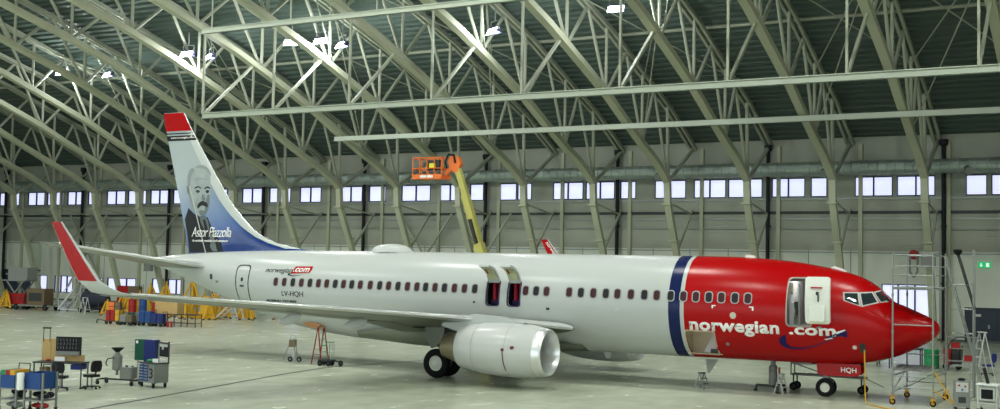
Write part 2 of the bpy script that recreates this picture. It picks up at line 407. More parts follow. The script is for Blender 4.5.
webs.append((lp(0),upn(0.3),.26))
for i in range(len(lo_n)):
    n=lo_n[i]
    if n>0: webs.append((lp(n),upn(n),.22)); webs.append((lp(n),upn(up_n[i+1]),.24))
    if i+2<len(up_n): webs.append((lp(n),upn(up_n[i+2]),.22))
mir=[((a[0],-92-a[1],a[2]),(c[0],-92-c[1],c[2]),q) for a,c,q in webs if a[1]>-46]
t0=thing('roof_truss','x','roof truss',W(WX0+15*6,0,0),WANG,'arched roof trusses')
lowb.build('lower_chord',truss,t0); uppb.build('upper_chord',truss2,t0)
leg_mb().build('leg',truss,t0); leg_mb(lambda n:92-n).build('leg',truss,t0)
for a,c,q in webs+mir:
    b=MB(); b.tube(a,c,q/2,8) ; b.build('web_strut',truss2,t0,True)
# slanted wall brace of the leg
b=MB(); b.bar((0,2.05,5.9),(0,5.3,9.2),.16); b.bar((0,0,9.6),(0,5.3,8.9),.10); b.build('wall_brace',truss2,t0)
ords=['rightmost, beside the exit sign','second from the right, leg behind the aircraft nose','third from the right, its leg behind the open service door','fourth from the right','fifth from the right, its leg right of the port winglet','sixth from the right, its leg at the port winglet','seventh from the right, beside the basket lift','eighth from the right','ninth from the right, left of the roof dome','tenth from the right, just right of the tail fin','eleventh from the right, rising behind the tail fin','twelfth from the right, its leg hidden by the tail','thirteenth, its leg just left of the tail fin','fourteenth, its leg between winglet and tail','fifteenth, its leg at the winglet tip','sixteenth and leftmost leg in the photo','seventeenth, only its upper part in the photo']
for j,k in enumerate(range(16,-1,-1)):
    o=t0 if k==15 else dup(t0,W(WX0+6*k,0,0),WANG)
    o['label']='pale green arched roof truss, '+(['cropped by the right edge']+ords)[j] if j<17 else ''
    if j==0: o['label']='pale green arched steel lattice roof truss cropped by the top right corner'
for k in (17,-1):
    o=dup(t0,W(WX0+6*k,0,0),WANG,label='pale green arched steel lattice roof truss outside the picture, '+{17:'first to the right',-1:'first to the left'}[k])
# ------------------------------------------------------------------ longitudinal beams
def longbeam(name,n,z,s0,s1,w,h,label,cat,m=truss,round_=False):
    b=MB()
    if round_: b.tube((s0,-n,z),(s1,-n,z),w/2,10)
    else: b.bb(s0,s1,-n-w/2,-n+w/2,z-h/2,z+h/2)
    o=b.build(name,m); o.location=(0,WY,0); o.rotation_euler=(0,0,WANG); return tag(o,label,cat)
galv=vary(mat('galvanised_beam',(.34,.385,.31),.45),.8,.08)
longbeam('crane_runway_beam',8.3,14.22,WX0+6*8-.3,WX0+6*17,.32,.34,'lower long horizontal runway beam fixed under the trusses, starting in mid photo','beam',galv)
longbeam('longitudinal_tie',9.5,20.25,-112,14,.26,.26,'thin horizontal tie running along the upper chords of the trusses','tie beam',truss2,True)
# suspended lattice girder: chord with posts and diagonals at every truss
g=thing('suspended_girder','long horizontal girder hung below the trusses on vertical posts, crossing behind the fin tip','girder',(0,WY,0),WANG)
def ibeam(s0,s1,n,z,w,h):
    b=MB(); b.bb(s0,s1,-n-w/2,-n+w/2,z+h/2-.05,z+h/2); b.bb(s0,s1,-n-w/2,-n+w/2,z-h/2,z-h/2+.05); b.bb(s0,s1,-n-.04,-n+.04,z-h/2,z+h/2); return b
ibeam(WX0+6*8.0,WX0+6*17,23.2,14.2,.30,.36).build('bottom_chord',galv,g)
for k in range(8,18):
    s_=WX0+6*k
    b=MB(); b.bar((s_,-23.2,14.3),(s_,-23.2,interp(LOW,23.2)),.13); b.build('hanger_post',truss2,g)
    b=MB(); b.bar((s_,-23.0,14.4),(s_,-18.3,interp(LOW,18.3)),.17); b.build('diagonal_strut',truss2,g)
g2=thing('upper_girder','horizontal beam high at the upper left, crossing the trusses above the lamps','girder',(0,WY,0),WANG)
ibeam(WX0+6*8.87,WX0+6*17,28.95,18.35,.26,.30).build('bottom_chord',galv,g2)
for k in range(9,18):
    b=MB(); b.bar((WX0+6*k,-28.95,18.4),(WX0+6*k,-28.95,interp(LOW,29)),.07); b.build('hanger_post',truss2,g2)
# thin cross bracing rods between trusses
for j,(k,na,nb) in enumerate([(14,5,17),(15,5,17),(12,5,17),(10,5,17),(8,5,17),(6,5,17),(4,5,17),(13,17,29),(9,17,29),(11,17,29),(15,17,27)]):
    s_=WX0+6*k; r=MB()
    r.tube((s_,-na,interp(UP2,na)-.3),(s_+6,-nb,interp(UP2,nb)-.3),.045,6); r.tube((s_+6,-na,interp(UP2,na)-.3),(s_,-nb,interp(UP2,nb)-.3),.045,6)
    r.tube((s_,-na,interp(LOW,na)+.3),(s_+6,-nb,interp(UP2,nb)-.35),.04,6)
    o=r.build('bracing_rod',truss2); o.location=(0,WY,0); o.rotation_euler=(0,0,WANG)
    tag(o,'crossed thin bracing rods in the roof bay '+['above the aircraft door, lower rows','at the right edge, lower rows','above the forward cabin, lower rows','above the mid cabin, lower rows','above the basket lift','just right of the fin','left of the fin tip','above the forward cabin, upper rows','above the basket lift, upper rows','above mid photo, upper rows','at the top right corner'][j],'bracing','crossed bracing rods')
# wall bay bracing visible behind the fuselage
for j,s_ in enumerate((-50,-44.2,-92.0,-74.5)):
    r=MB(); r.bar((s_,4.7,9),(s_+5.4,4.7,1.5),.16); r.bar((s_+5.4,4.7,9),(s_,4.7,1.5),.16)
    o=r.build('wall_bracing',truss2); o.location=(0,WY,0); o.rotation_euler=(0,0,WANG)
    tag(o,'crossed steel bracing flat on the back wall, '+['left of the basket lift boom','behind the basket lift boom','at the far left behind the winglet','between winglet and tail fin'][j],'bracing','wall cross bracing')
# ------------------------------------------------------------------ lamps
lampw=mat('floodlight_glass',(.9,.9,1),.3,emit=(.80,.80,1.),es=14); lampb=mat('floodlight_housing',(.05,.05,.12),.5)
lamps=[((-70.8,14.8,19.95),'leftmost of all the roof floodlights'),((-65.4,14.8,19.45),'second from the left in the roof'),((-52.7,19,19.53),'just above the fin tip, left of its twin'),((-50.5,19,19.16),'just above the fin tip, right of its twin'),((-43.2,19,19.61),'left of the group of three in the roof'),((-40.63,19,19.54),'middle of the group of three in the roof'),((-38.88,19,19.14),'right of the group of three in the roof'),((-27.3,19,19.13),'alone in the roof above the basket lift'),((-19.18,19,19.76),'rightmost, at the top of the photo')]
def mklamp(P,lb,rz,real=True):
    t=thing('floodlight','small bright floodlight, '+lb,'lamp',W(*P),WANG+rz,'roof floodlights')
    b=MB(); b.prism([(-.18,-.10),(.18,-.20),(.22,.12),(-.12,.2)],-.42,.42,0); b.build('housing',lampb,t)
    b=MB(); b.box((0,-.24,-.10),(.95,.05,.42),Matrix.Rotation(math.radians(-30),3,'X')); b.build('lens',lampw,t)
    b=MB(); b.bar((-.46,0,0),(-.46,0,.55),.04); b.bar((.46,0,0),(.46,0,.55),.04); b.bar((-.46,0,.55),(.46,0,.55),.05); b.bar((0,0,.55),(0,0,1.5),.06); b.build('bracket',steel,t)
    return t
for i,(P,lb) in enumerate(lamps):
    mklamp(P,lb,[.3,-.3,.1,-.5,.4,0,-.5,-.5,.1][i])
    l=bpy.data.lights.new('floodlight_glow','POINT'); l.energy=900; l.color=(.93,.97,1); l.shadow_soft_size=.25
    o=bpy.data.objects.new('floodlight_glow',l); COL.objects.link(o); o.location=W(P[0],P[1]+.3,P[2]-.75)
# high-bay lamps over the hall, all of them above the picture
for i in range(8):
    for j,(n,tilt) in enumerate(((39,32),(52,18),(66,0),(80,-10))):
        s_=-88+i*15+(4 if j%2 else 0)
        z=interp(full(LOW),n)-1.0
        l=bpy.data.lights.new('high_bay_light','AREA'); l.shape='DISK'; l.size=1.6; l.energy=HB*(1.25 if j<1 else 1); l.color=(.97,1,.93); l.spread=math.radians(165)
        o=bpy.data.objects.new('high_bay_light',l); COL.objects.link(o); o.location=W(s_,n,z); o.rotation_euler=(math.radians(tilt),0,WANG)
# ================================================================== AIRCRAFT
ST=[(-0.0,2.70,2.66,0.02),(-0.05,2.86,2.50,.17),(-.15,2.97,2.38,.29),(-.35,3.10,2.22,.47),(-.6,3.22,2.06,.62),(-.9,3.35,1.89,.79),(-1.25,3.50,1.72,.97),(-1.6,3.64,1.58,1.11),(-1.8,3.84,1.51,1.18),(-2.1,4.12,1.43,1.27),(-2.45,4.36,1.35,1.36),(-2.82,4.54,1.29,1.44),(-3.2,4.66,1.245,1.52),(-3.6,4.77,1.22,1.59),(-4.3,4.90,1.20,1.69),(-5.1,5.03,1.20,1.77),(-6.0,5.12,1.20,1.83),(-7.0,5.18,1.20,1.865),(-8.2,5.21,1.20,1.88),(-12,5.21,1.20,1.88),(-18,5.21,1.20,1.88),(-24.8,5.21,1.20,1.88),(-26.3,5.21,1.30,1.87),(-28,5.20,1.52,1.82),(-30,5.18,1.93,1.67),(-32,5.13,2.45,1.42),(-34,5.05,3.08,1.08),(-35.5,4.96,3.6,.8),(-37.0,4.84,4.08,.48),(-37.9,4.72,4.34,.22)]
def prof_(x):
    S=ST
    if x>=S[0][0]: return S[0][1:]
    if x<=S[-1][0]: return S[-1][1:]
    for i in range(len(S)-1):
        if S[i][0]>=x>=S[i+1][0]:
            # catmull-rom (monotone-ish) between i,i+1
            x0,x1=S[i][0],S[i+1][0]; t=(x-x0)/(x1-x0); out=[]
            for j in (1,2,3):
                y0,y1=S[i][j],S[i+1][j]; d=(y1-y0)/(x1-x0)
                m0=d if i==0 else (y1-S[i-1][j])/(x1-S[i-1][0]); m1=d if i+2>=len(S) else (S[i+2][j]-y0)/(S[i+2][0]-x0)
                if i==0: pass
                def lim(m):
                    if d==0: return 0
                    r=m/d
                    return 0 if r<0 else (3*d if r>3 else m)
                m0=lim(m0); m1=lim(m1); h=x1-x0
                out.append((2*t**3-3*t*t+1)*y0+(t**3-2*t*t+t)*h*m0+(-2*t**3+3*t*t)*y1+(t**3-t*t)*h*m1)
            return tuple(out)
def ysurf(x,z):
    zt,zb,w=prof_(x); zc=(zt+zb)/2; h=(zt-zb)/2
    q=1-((z-zc)/h)**2
    return w*math.sqrt(q) if q>0 else 0.0

AC=thing('airliner','twin engine passenger jet with red nose, white body and portrait on its tail fin','airplane',(0,0,0))
def ring(x,n=96,g=0.):
    zt,zb,w=prof_(x); zc=(zt+zb)/2; h=(zt-zb)/2
    return [(x,(w+g)*math.cos(2*PI*i/n),zc+(h+g)*math.sin(2*PI*i/n)) for i in range(n)]
xs=[0,-.02,-.05,-.1,-.15,-.25,-.35,-.5,-.65,-.8,-.95,-1.1,-1.25,-1.4,-1.55,-1.7,-1.85,-2.0,-2.2,-2.4,-2.6,-2.8,-3,-3.3,-3.6,-4,-4.4,-4.8,-5.2,-5.7,-6.2,-6.8,-7.5,-8.2,-9.4]+[-11-1.0*i for i in range(15)]+[-25.4,-25.9,-26.4,-27,-27.7,-28.5,-29.3,-30,-31,-32,-33,-34,-34.8,-35.5,-36.3,-37,-37.5,-37.9]
b=MB(); b.loft([ring(x) for x in xs])
# livery
def hull_mat():
    m=mat('fuselage_livery',(.7,.7,.7),.26,coat=.0,spec=.2); nt=m.node_tree; bb=nt.nodes['Principled BSDF']; L=nt.links.new
    tc=nt.nodes.new('ShaderNodeTexCoord'); sp=nt.nodes.new('ShaderNodeSeparateXYZ'); L(tc.outputs['Object'],sp.inputs[0])
    mr=nt.nodes.new('ShaderNodeMapRange'); mr.inputs['From Min'].default_value=-40; mr.inputs['From Max'].default_value=0; L(sp.outputs['X'],mr.inputs['Value'])
    cr=nt.nodes.new('ShaderNodeValToRGB'); cr.color_ramp.interpolation='CONSTANT'; e=cr.color_ramp.elements
    W_=(.455,.485,.468,1); e[0].position=0; e[0].color=W_; e[1].position=(40-9.78)/40; e[1].color=(.004,.012,.07,1)
    for x_,c in ((-9.32,W_),(-9.10,(.36,.001,.002,1))): q=e.new((40+x_)/40); q.color=c
    L(mr.outputs[0],cr.inputs[0]); L(cr.outputs[0],bb.inputs['Base Color'])
    # faint panel joints as bump
    wv=nt.nodes.new('ShaderNodeMath'); wv.operation='PINGPONG'; wv.inputs[1].default_value=1.27; L(sp.outputs['X'],wv.inputs[0])
    lt=nt.nodes.new('ShaderNodeMath'); lt.operation='LESS_THAN'; lt.inputs[1].default_value=.012; L(wv.outputs[0],lt.inputs[0])
    bp=nt.nodes.new('ShaderNodeBump'); bp.inputs['Strength'].default_value=.25; bp.inputs['Distance'].default_value=.01; bp.invert=True; L(lt.outputs[0],bp.inputs['Height']); L(bp.outputs[0],bb.inputs['Normal'])
    return m
hm=hull_mat()
lining=vary(mat('cabin_inside',(.30,.28,.25),.7),1,.1)
hull=b.build('fuselage',[hm,lining],AC,True)
def rr(x0,x1,z0,z1,r=.12,n=4):
    P=[]
    for cx,cz,a0 in ((x1-r,z1-r,0),(x0+r,z1-r,90),(x0+r,z0+r,180),(x1-r,z0+r,270)):
        for i in range(n+1): a=math.radians(a0+90*i/n); P.append((cx+r*math.cos(a),cz+r*math.sin(a)))
    return P
def skew(P,k,z0): return [(x+(z-z0)*k,z) for x,z in P]
HOLES=[rr(-5.12,-4.27,2.68,4.42,.14),rr(-17.66,-17.10,3.02,4.02,.12),rr(-16.66,-16.12,3.02,4.02,.12),rr(-9.05,-7.93,1.42,2.30,.08)]
cut=MB()
for h in HOLES: cut.prism(h,-3.0,-.35,1)
cut.prism([(-4.7,1.1),(-3.15,1.1),(-3.15,1.35),(-4.7,1.35)],-.36,.36,1) if False else None
co_=cut.build('cutter',white)
md=hull.modifiers.new('s','SOLIDIFY'); md.thickness=.07; md.offset=-1; md.material_offset=1; md.use_even_offset=False
md=hull.modifiers.new('b','BOOLEAN'); md.operation='DIFFERENCE'; md.object=co_; md.solver='EXACT'
bpy.context.view_layer.update()
me=bpy.data.meshes.new_from_object(hull.evaluated_get(bpy.context.evaluated_depsgraph_get())); hull.modifiers.clear(); hull.data=me
bpy.data.objects.remove(co_)
bm=bmesh.new(); bm.from_mesh(me)
for f in bm.faces: f.smooth=True
for e in bm.edges:
    if len(e.link_faces)==2 and e.calc_face_angle(0)>math.radians(30): e.smooth=False
bm.to_mesh(me); bm.free()
# ---- things laid on curved skin: a flat outline in (x,z) is cut up finely and wrapped on the hull
def tris(polys,step):
    """polys: list of outlines in 2D -> bmesh cut by a grid"""
    bm=bmesh.new()
    for P in polys:
        vs=[bm.verts.new((x,0,z)) for x,z in P]; bm.faces.new(vs)
    bmesh.ops.triangulate(bm,faces=bm.faces[:])
    return grid(bm,step)
def grid(bm,step):
    xs_=[v.co.x for v in bm.verts]; zs=[v.co.z for v in bm.verts]
    for ax,lo,hi in ((2,min(zs),max(zs)),(0,min(xs_),max(xs_))):
        c=math.floor(lo/step)*step
        while c<hi:
            if c>lo:
                pc=[0,0,0]; pc[ax]=c; no=[0,0,0]; no[ax]=1
                bmesh.ops.bisect_plane(bm,geom=bm.verts[:]+bm.edges[:]+bm.faces[:],plane_co=pc,plane_no=no)
            c+=step
    return bm
def wrap(name,bm,m,yf,t=.012,parent=None,off=.004,side=-1,smooth=True):
    """push the flat mesh onto surface y=yf(x,z), thickness t outward"""
    ex=bmesh.ops.extrude_face_region(bm,geom=bm.faces[:]); top=set(v for v in ex['geom'] if isinstance(v,bmesh.types.BMVert))
    for v in bm.verts:
        d=off+t if v in top else -.03
        v.co.y=side*(yf(v.co.x,v.co.z)+d)
    bmesh.ops.recalc_face_normals(bm,faces=bm.faces)
    me=bpy.data.meshes.new(name); bm.to_mesh(me); bm.free(); me.materials.append(m)
    o=bpy.data.objects.new(name,me); COL.objects.link(o)
    if parent: o.parent=parent
    return o
def patch(name,polys,m,parent=AC,t=.012,off=.004,step=.25,side=-1,yf=None):
    return wrap(name,tris(polys,step),m,yf or ysurf,t,parent,off,side)
def ringpoly(name,P,wd,m,parent=AC,t=.02,off=.004,side=-1,yf=None,step=.3):
    cx=sum(p[0] for p in P)/len(P); cz=sum(p[1] for p in P)/len(P); bm=bmesh.new(); n=len(P)
    def o_(p):
        d=Vector((p[0]-cx,p[1]-cz)); hw=max(abs(q[0]-cx) for q in P); hh=max(abs(q[1]-cz) for q in P)
        return (cx+d.x*(1+wd/hw),cz+d.y*(1+wd/hh))
    a=[bm.verts.new((x,0,z)) for x,z in P]; c=[bm.verts.new((o_(p)[0],0,o_(p)[1])) for p in P]
    for i in range(n): bm.faces.new((a[i],a[(i+1)%n],c[(i+1)%n],c[i]))
    return wrap(name,grid(bm,step),m,yf or ysurf,t,parent,off,side)
def textmesh(s,bold=0.,shear=0.,space=1.):
    cu=bpy.data.curves.new('t','FONT'); cu.body=s; cu.offset=bold; cu.shear=shear; cu.space_character=space; cu.resolution_u=4
    o=bpy.data.objects.new('t',cu); COL.objects.link(o); bpy.context.view_layer.update()
    me=bpy.data.meshes.new_from_object(o.evaluated_get(bpy.context.evaluated_depsgraph_get())); bpy.data.objects.remove(o); return me
def text_on(name,s,x0,x1,z0,z1,m,yf=None,parent=AC,bold=0.,shear=0.,space=1.,t=.008,off=.006,side=-1,step=.25,slope=0.,zfit='all',rot=None):
    me=textmesh(s,bold,shear,space); bm=bmesh.new(); bm.from_mesh(me)
    bmesh.ops.triangulate(bm,faces=bm.faces[:]); bmesh.ops.remove_doubles(bm,verts=bm.verts,dist=1e-5)
    X=[v.co.x for v in bm.verts]; Y=[v.co.y for v in bm.verts]; ax,bx,ay,by=min(X),max(X),min(Y),max(Y)
    for v in bm.verts:
        u=(v.co.x-ax)/(bx-ax); q=(v.co.y-ay)/(by-ay); x_=x0+u*(x1-x0); z_=z0+q*(z1-z0)+slope*(x_-x0)
        if rot: x_,z_=rot(u,q)
        v.co=(x_,0,z_)
    return wrap(name,grid(bm,step),m,yf or ysurf,t,parent,off,side)
def sm_(P,n=2):
    for _ in range(n): P=[q for a,c in zip(P,P[1:]+P[:1]) for q in ((a[0]*.75+c[0]*.25,a[1]*.75+c[1]*.25),(a[0]*.25+c[0]*.75,a[1]*.25+c[1]*.75))]
    return P
# ---- cabin windows
WX=[-28.95+.0]
wu=[-28.84,-28.33,-27.82,-27.32,-26.83,-26.35,-25.89,-25.42,-24.97,-24.52,-24.06,-23.53,-23.03,-22.57,-22.08,-21.59,-21.11,-20.67,-20.2,-19.73,-19.24,-18.75,-18.22-.03,-15.86,-15.38,-14.91,-13.90,-13.38,-12.84,-12.30,-11.81,-11.24,-10.68,-10.17,-9.60,-9.09,-8.59,-8.08,-7.59,-7.07,-6.58]
greyf=mat('window_surround',(.36,.38,.38),.35); greyw=mat('window_surround_white',(.28,.29,.29),.4)
bl=mat('cabin_window_pane',(.045,.008,.012),.4,spec=.3); bl2=mat('cabin_window_pane_dark',(.010,.011,.014),.4,spec=.3)
for side in (-1,1):
    for i,x_ in enumerate(wu):
        z_=3.70+.0*i
        z_=3.71-(x_+28.8)/22*.08
        fr=ringpoly('cabin_window',rr(x_-.125,x_+.125,z_-.185,z_+.185,.10,4),.035,greyf if x_>-10 else greyw,t=.010,side=side)
        if side==1 and i not in (0,): 
            pass
        pn=patch('window_pane',[rr(x_-.125,x_+.125,z_-.185,z_+.185,.10,4)],bl if (i*7)%5<3 else bl2,fr,t=.004,off=0,side=side)
# ---- cockpit windows
ck=[[(-3.16,3.93),(-3.12,3.66),(-2.60,3.49),(-2.70,3.94)],[(-2.62,3.93),(-2.50,3.48),(-2.02,3.62),(-2.25,3.96)],[(-2.17,3.96),(-1.93,3.63),(-1.67,3.665),(-1.72,3.72),(-1.90,3.93),(-2.02,4.02)]]
def inset(P,k):
    cx=sum(p[0] for p in P)/len(P); cz=sum(p[1] for p in P)/len(P); return [(cx+(x-cx)*k,cz+(z-cz)*k) for x,z in P]
for side in (-1,1):
    for P in ck:
        fr=patch('cockpit_window',[inset(P,1.16)],lgrey,t=.006,off=0,step=.07,side=side); patch('window_pane',[inset(P,.94)],glass,fr,t=.012,off=.002,step=.07,side=side)
# ---- lettering and marks on the body
text_on('lettering','norwegian',-8.85,-5.42,2.20,2.80,letterw,bold=.034,slope=-.004,off=.012,space=1.06)
text_on('lettering','.com',-5.06,-3.40,2.34,2.63,letterw,bold=.034,slope=-.004,off=.012,space=1.06)
pts=[(-5.20,2.33),(-5.34,2.2),(-5.32,2.06),(-5.20,1.93),(-4.98,1.86),(-4.6,1.86),(-4.2,1.96),(-3.8,2.12),(-3.5,2.25),(-3.5,2.22),(-3.85,2.07),(-4.25,1.90),(-4.65,1.80),(-5.02,1.78),(-5.30,1.84),(-5.46,1.99),(-5.46,2.14),(-5.36,2.26)]
patch('swoosh_emblem',[pts],mat('emblem_blue',(.015,.012,.09),.3))
patch('emblem_plane',[[(-3.85,2.36),(-3.62,2.34),(-3.45,2.42),(-3.22,2.56),(-3.02,2.57),(-3.16,2.44),(-3.00,2.30),(-3.22,2.36),(-3.4,2.31),(-3.62,2.25)]],MATS['emblem_blue'],t=.016)
patch('emblem_wing',[[(-3.42,2.49),(-3.36,2.42),(-3.05,2.57),(-3.1,2.60)],[(-3.82,2.22),(-3.76,2.19),(-3.5,2.26),(-3.55,2.29)]],letterw,t=.02)
text_on('lettering','norwegian',-29.6,-28.0,4.06,4.36,letterk,bold=.0,shear=.25)
patch('logo_field',[[(-28.05,4.1),(-27.9,4.44),(-26.92,4.46),(-27.0,4.33),(-26.9,4.30),(-27.0,4.16)]],redp)
text_on('lettering','.com',-27.96,-27.04,4.18,4.38,letterw,bold=.02,shear=.25,off=.018)
patch('logo_swoosh',[[(-28.0,4.18),(-28.2,4.1),(-28.22,4.03),(-27.9,3.98),(-27.4,4.06),(-27.9,4.02),(-28.1,4.06),(-28.05,4.12)]],letterk)
text_on('lettering','LV-HQH',-28.45,-27.18,3.02,3.30,letterk,bold=.002)
text_on('lettering','BOEING 737-800',-29.5,-27.6,2.77,2.88,letterk,bold=.03,shear=.3)
patch('round_port_cover',[[(-7.13+.12*math.cos(a*PI/6),2.97+.13*math.sin(a*PI/6)) for a in range(12)]],cream)
for P in ([(-7.95,3.22),(-7.95,3.34),(-7.80,3.34),(-7.80,3.30),(-7.9,3.3),(-7.9,3.22)],[(-6.35,3.18),(-6.35,3.33),(-6.52,3.33),(-6.52,3.29),(-6.41,3.29),(-6.41,3.18)]): patch('jacking_mark',[P],letterw)
patch('round_port_cover',[[(-7.45+.07*math.cos(a*PI/5),1.86+.07*math.sin(a*PI/5)) for a in range(10)]],greyeq)
patch('static_port',[rr(-2.86,-2.72,1.88,2.02,.04)],alu); patch('sensor_plate',[rr(-2.62,-2.42,1.75,2.12,.06)],darkm)
patch('static_port',[rr(-14.9,-14.75,2.9,3.0,.03)],darkm); patch('static_port',[rr(-18.3,-18.2,3.08,3.16,.03)],darkm); patch('static_port',[rr(-11.9,-11.75,2.98,3.1,.03)],lgrey)
patch('tail_vent',[rr(-33.3,-33.12,3.72,3.98,.05)],darkm); patch('tail_vent',[rr(-32.9,-32.7,3.55,3.68,.05)],greyeq)
# ---- doors
fr=ringpoly('aft_service_door',rr(-31.42,-30.62,2.62,4.42,.18),.045,darkm,t=.012); patch('door_handle',[rr(-31.15,-30.9,3.42,3.5,.03)],darkm,fr,t=.02)
patch('door_window',[rr(-31.08,-30.95,3.68,3.86,.05)],bl2,fr,t=.015); patch('door_sill',[rr(-31.45,-30.35,2.45,2.56,.04)],black,fr,t=.05)
ringpoly('door_frame',HOLES[0],.05,mat('door_frame_metal',(.35,.33,.30),.4,.3),t=.016)
for h in HOLES[1:3]: ringpoly('exit_frame',h,.05,mat('exit_frame_paint',(.05,.05,.10),.4),t=.014); 
ringpoly('cargo_frame',HOLES[3],.05,mat('cargo_frame_metal',(.55,.45,.36),.4,.3),t=.012)
# open forward service door, swung forward against the skin
def dpanel(x0,x1,z0,z1,y0,t,r=.12,bul=.1):
    b=MB(); n=10; 
    P=rr(x0,x1,z0,z1,r,5)
    f=lambda z:(bul*(1-((z-(z0+z1)/2)/((z1-z0)/2))**2))
    # split vertically for curvature
    bm=bmesh.new(); vs=[bm.verts.new((x,0,z)) for x,z in P]; bm.faces.new(vs); bmesh.ops.triangulate(bm,faces=bm.faces[:]); bm=grid(bm,.22)
    ex=bmesh.ops.extrude_face_region(bm,geom=bm.faces[:]); top=set(v for v in ex['geom'] if isinstance(v,bmesh.types.BMVert))
    for v in bm.verts: v.co.y=y0-f(v.co.z)-(t if v in top else 0)
    bmesh.ops.recalc_face_normals(bm,faces=bm.faces); return bm
bm=dpanel(-4.33,-3.45,2.80,4.50,-2.12,.16)
me=bpy.data.meshes.new('service_door'); bm.to_mesh(me); bm.free(); me.materials.append(offw)
dr=bpy.data.objects.new('service_door',me); COL.objects.link(dr); dr.parent=AC; dr['label']='white forward service door standing open'
b=MB(); b.bb(-4.12,-3.72,-2.41,-2.34,4.08,4.13); b.build('door_band',redp,dr)
b=MB(); b.bb(-3.93,-3.84,-2.43,-2.36,3.84,3.96); b.bb(-3.87,-3.83,-2.43,-2.36,3.60,3.86); b.build('door_handle',darkm,dr)
b=MB(); b.prism(rr(-4.16,-3.62,2.9,3.45,.04),-2.44,-2.30,1); b.build('slide_cover',offw,dr)
b=MB(); b.bb(-4.14,-3.64,-2.43,-2.36,2.84,2.92); b.build('girt_bar',primer,dr)
b=MB(); b.tube((-4.30,-1.75,3.2),(-4.1,-2.15,3.25),.04,8); b.tube((-4.30,-1.6,4.0),(-4.1,-2.15,4.0),.04,8); b.tube((-4.0,-2.15,3.25),(-4.0,-2.15,4.0),.04,8); b.build('hinge_arm',steel,dr)
l=bpy.data.lights.new('galley_light','POINT'); l.energy=35; l.shadow_soft_size=.2; o=bpy.data.objects.new('galley_light',l); COL.objects.link(o); o.location=(-4.7,-.4,4.35)
# galley just inside the door
b=MB(); b.bb(-5.3,-3.9,-1.62,1.7,2.60,2.68); b.build('galley_floor',greyeq,AC)
b=MB(); b.bb(-5.45,-5.14,-1.12,.9,2.68,4.3); b.bb(-5.14,-4.98,-1.30,-.55,2.68,3.5); b.build('galley_unit',lgrey,AC)
b=MB(); b.bb(-5.14,-5.05,-1.15,-.75,3.9,4.25); b.bb(-5.0,-4.95,-1.2,-.7,3.0,3.3); b.build('galley_locker',cream,AC)
b=MB(); b.bb(-4.98,-4.86,-1.2,-.85,3.05,3.55); b.build('galley_box',darkm,AC)
b=MB(); b.bb(-4.6,-3.9,.3,.36,2.68,4.6); b.build('galley_partition',lgrey,AC)
b=MB(); b.bb(-4.42,-4.25,-1.3,-1.0,2.68,3.7); b.build('crew_seat',seatred,AC)
b=MB(); b.tube((-4.74,-1.45,2.7),(-4.74,-1.45,4.2),.035,8); b.build('grab_rail',steel,AC)
# cargo compartment
b=MB(); sec=[(-.3,1.44),(-.86,1.44),(-1.2,1.7),(-1.52,2.32),(-.3,2.36)]
b.bb(-9.2,-7.8,-.32,-.28,1.42,2.38); b.bb(-9.2,-7.8,-.86,-.3,1.40,1.43); b.bb(-9.2,-7.8,-1.55,-.3,2.34,2.37)
b.prism(sec,-9.22,-9.18,0); b.prism(sec,-7.82,-7.78,0); b.build('cargo_lining',tan,AC)
b=MB(); b.prism([(-8.60,1.45),(-8.22,2.25),(-8.02,1.6),(-8.02,1.45)],-.72,-.70,1); b.build('cargo_net',mat('net_cloth',(.55,.50,.52),.8),AC)
b=MB(); b.bb(-8.3,-7.96,-.8,-.5,1.44,1.60); b.build('cargo_box',darkm,AC)
b=MB(); b.prism([(-8.52,1.20),(-8.02,1.20),(-8.36,.66),(-8.45,.66)],-.72,-.68,1); b.build('blade_antenna',greyeq,AC)
# over-wing exits: seats inside, hatches swung up
for k,x_ in enumerate((-17.38,-16.39)):
    b=MB(); b.rbox((x_-.12,-1.28,3.55),(.14,.46,.95),.03,2); b.rbox((x_+.14,-1.28,3.52),(.12,.46,.85),.03,2); st=b.build('cabin_seat',seatred,AC)
    b=MB(); b.rbox((x_,-1.3,3.15),(.5,.5,.16),.03,2); b.build('seat_cushion',seatdk,st)
    b=MB(); b.bb(x_-.6,x_+.6,-.8,-.76,2.7,4.6); b.build('cabin_partition',seatdk,AC)
    # hatch
    H=[]
    for q in range(7):
        t=q/6; yy=-1.70-.98*t+.10*math.sin(PI*t); zz=4.04+.66*t+.14*math.sin(PI*t); H.append((yy,zz))
    b=MB(); rings=[]
    for (yy,zz) in H: 
        wv=.27 if zz<4.65 else .24
        rings.append([(x_-wv,yy,zz),(x_+wv,yy,zz),(x_+wv,yy-.03,zz-.09),(x_-wv,yy-.03,zz-.09)])
    b.loft(rings); ha=b.build('exit_hatch',white,AC,True)
    b=MB(); rg=[]
    for (yy,zz) in H[1:-1]: rg.append([(x_-.19,yy-.03,zz-.09),(x_+.19,yy-.03,zz-.09),(x_+.19,yy-.05,zz-.13),(x_-.19,yy-.05,zz-.13)])
    b.loft(rg); b.build('hatch_lining',primer,ha)
    b=MB(); b.bar((x_-.05,-2.2,4.34),(x_-.05,-2.48,4.50),.04); b.build('hatch_handle',redp,ha)
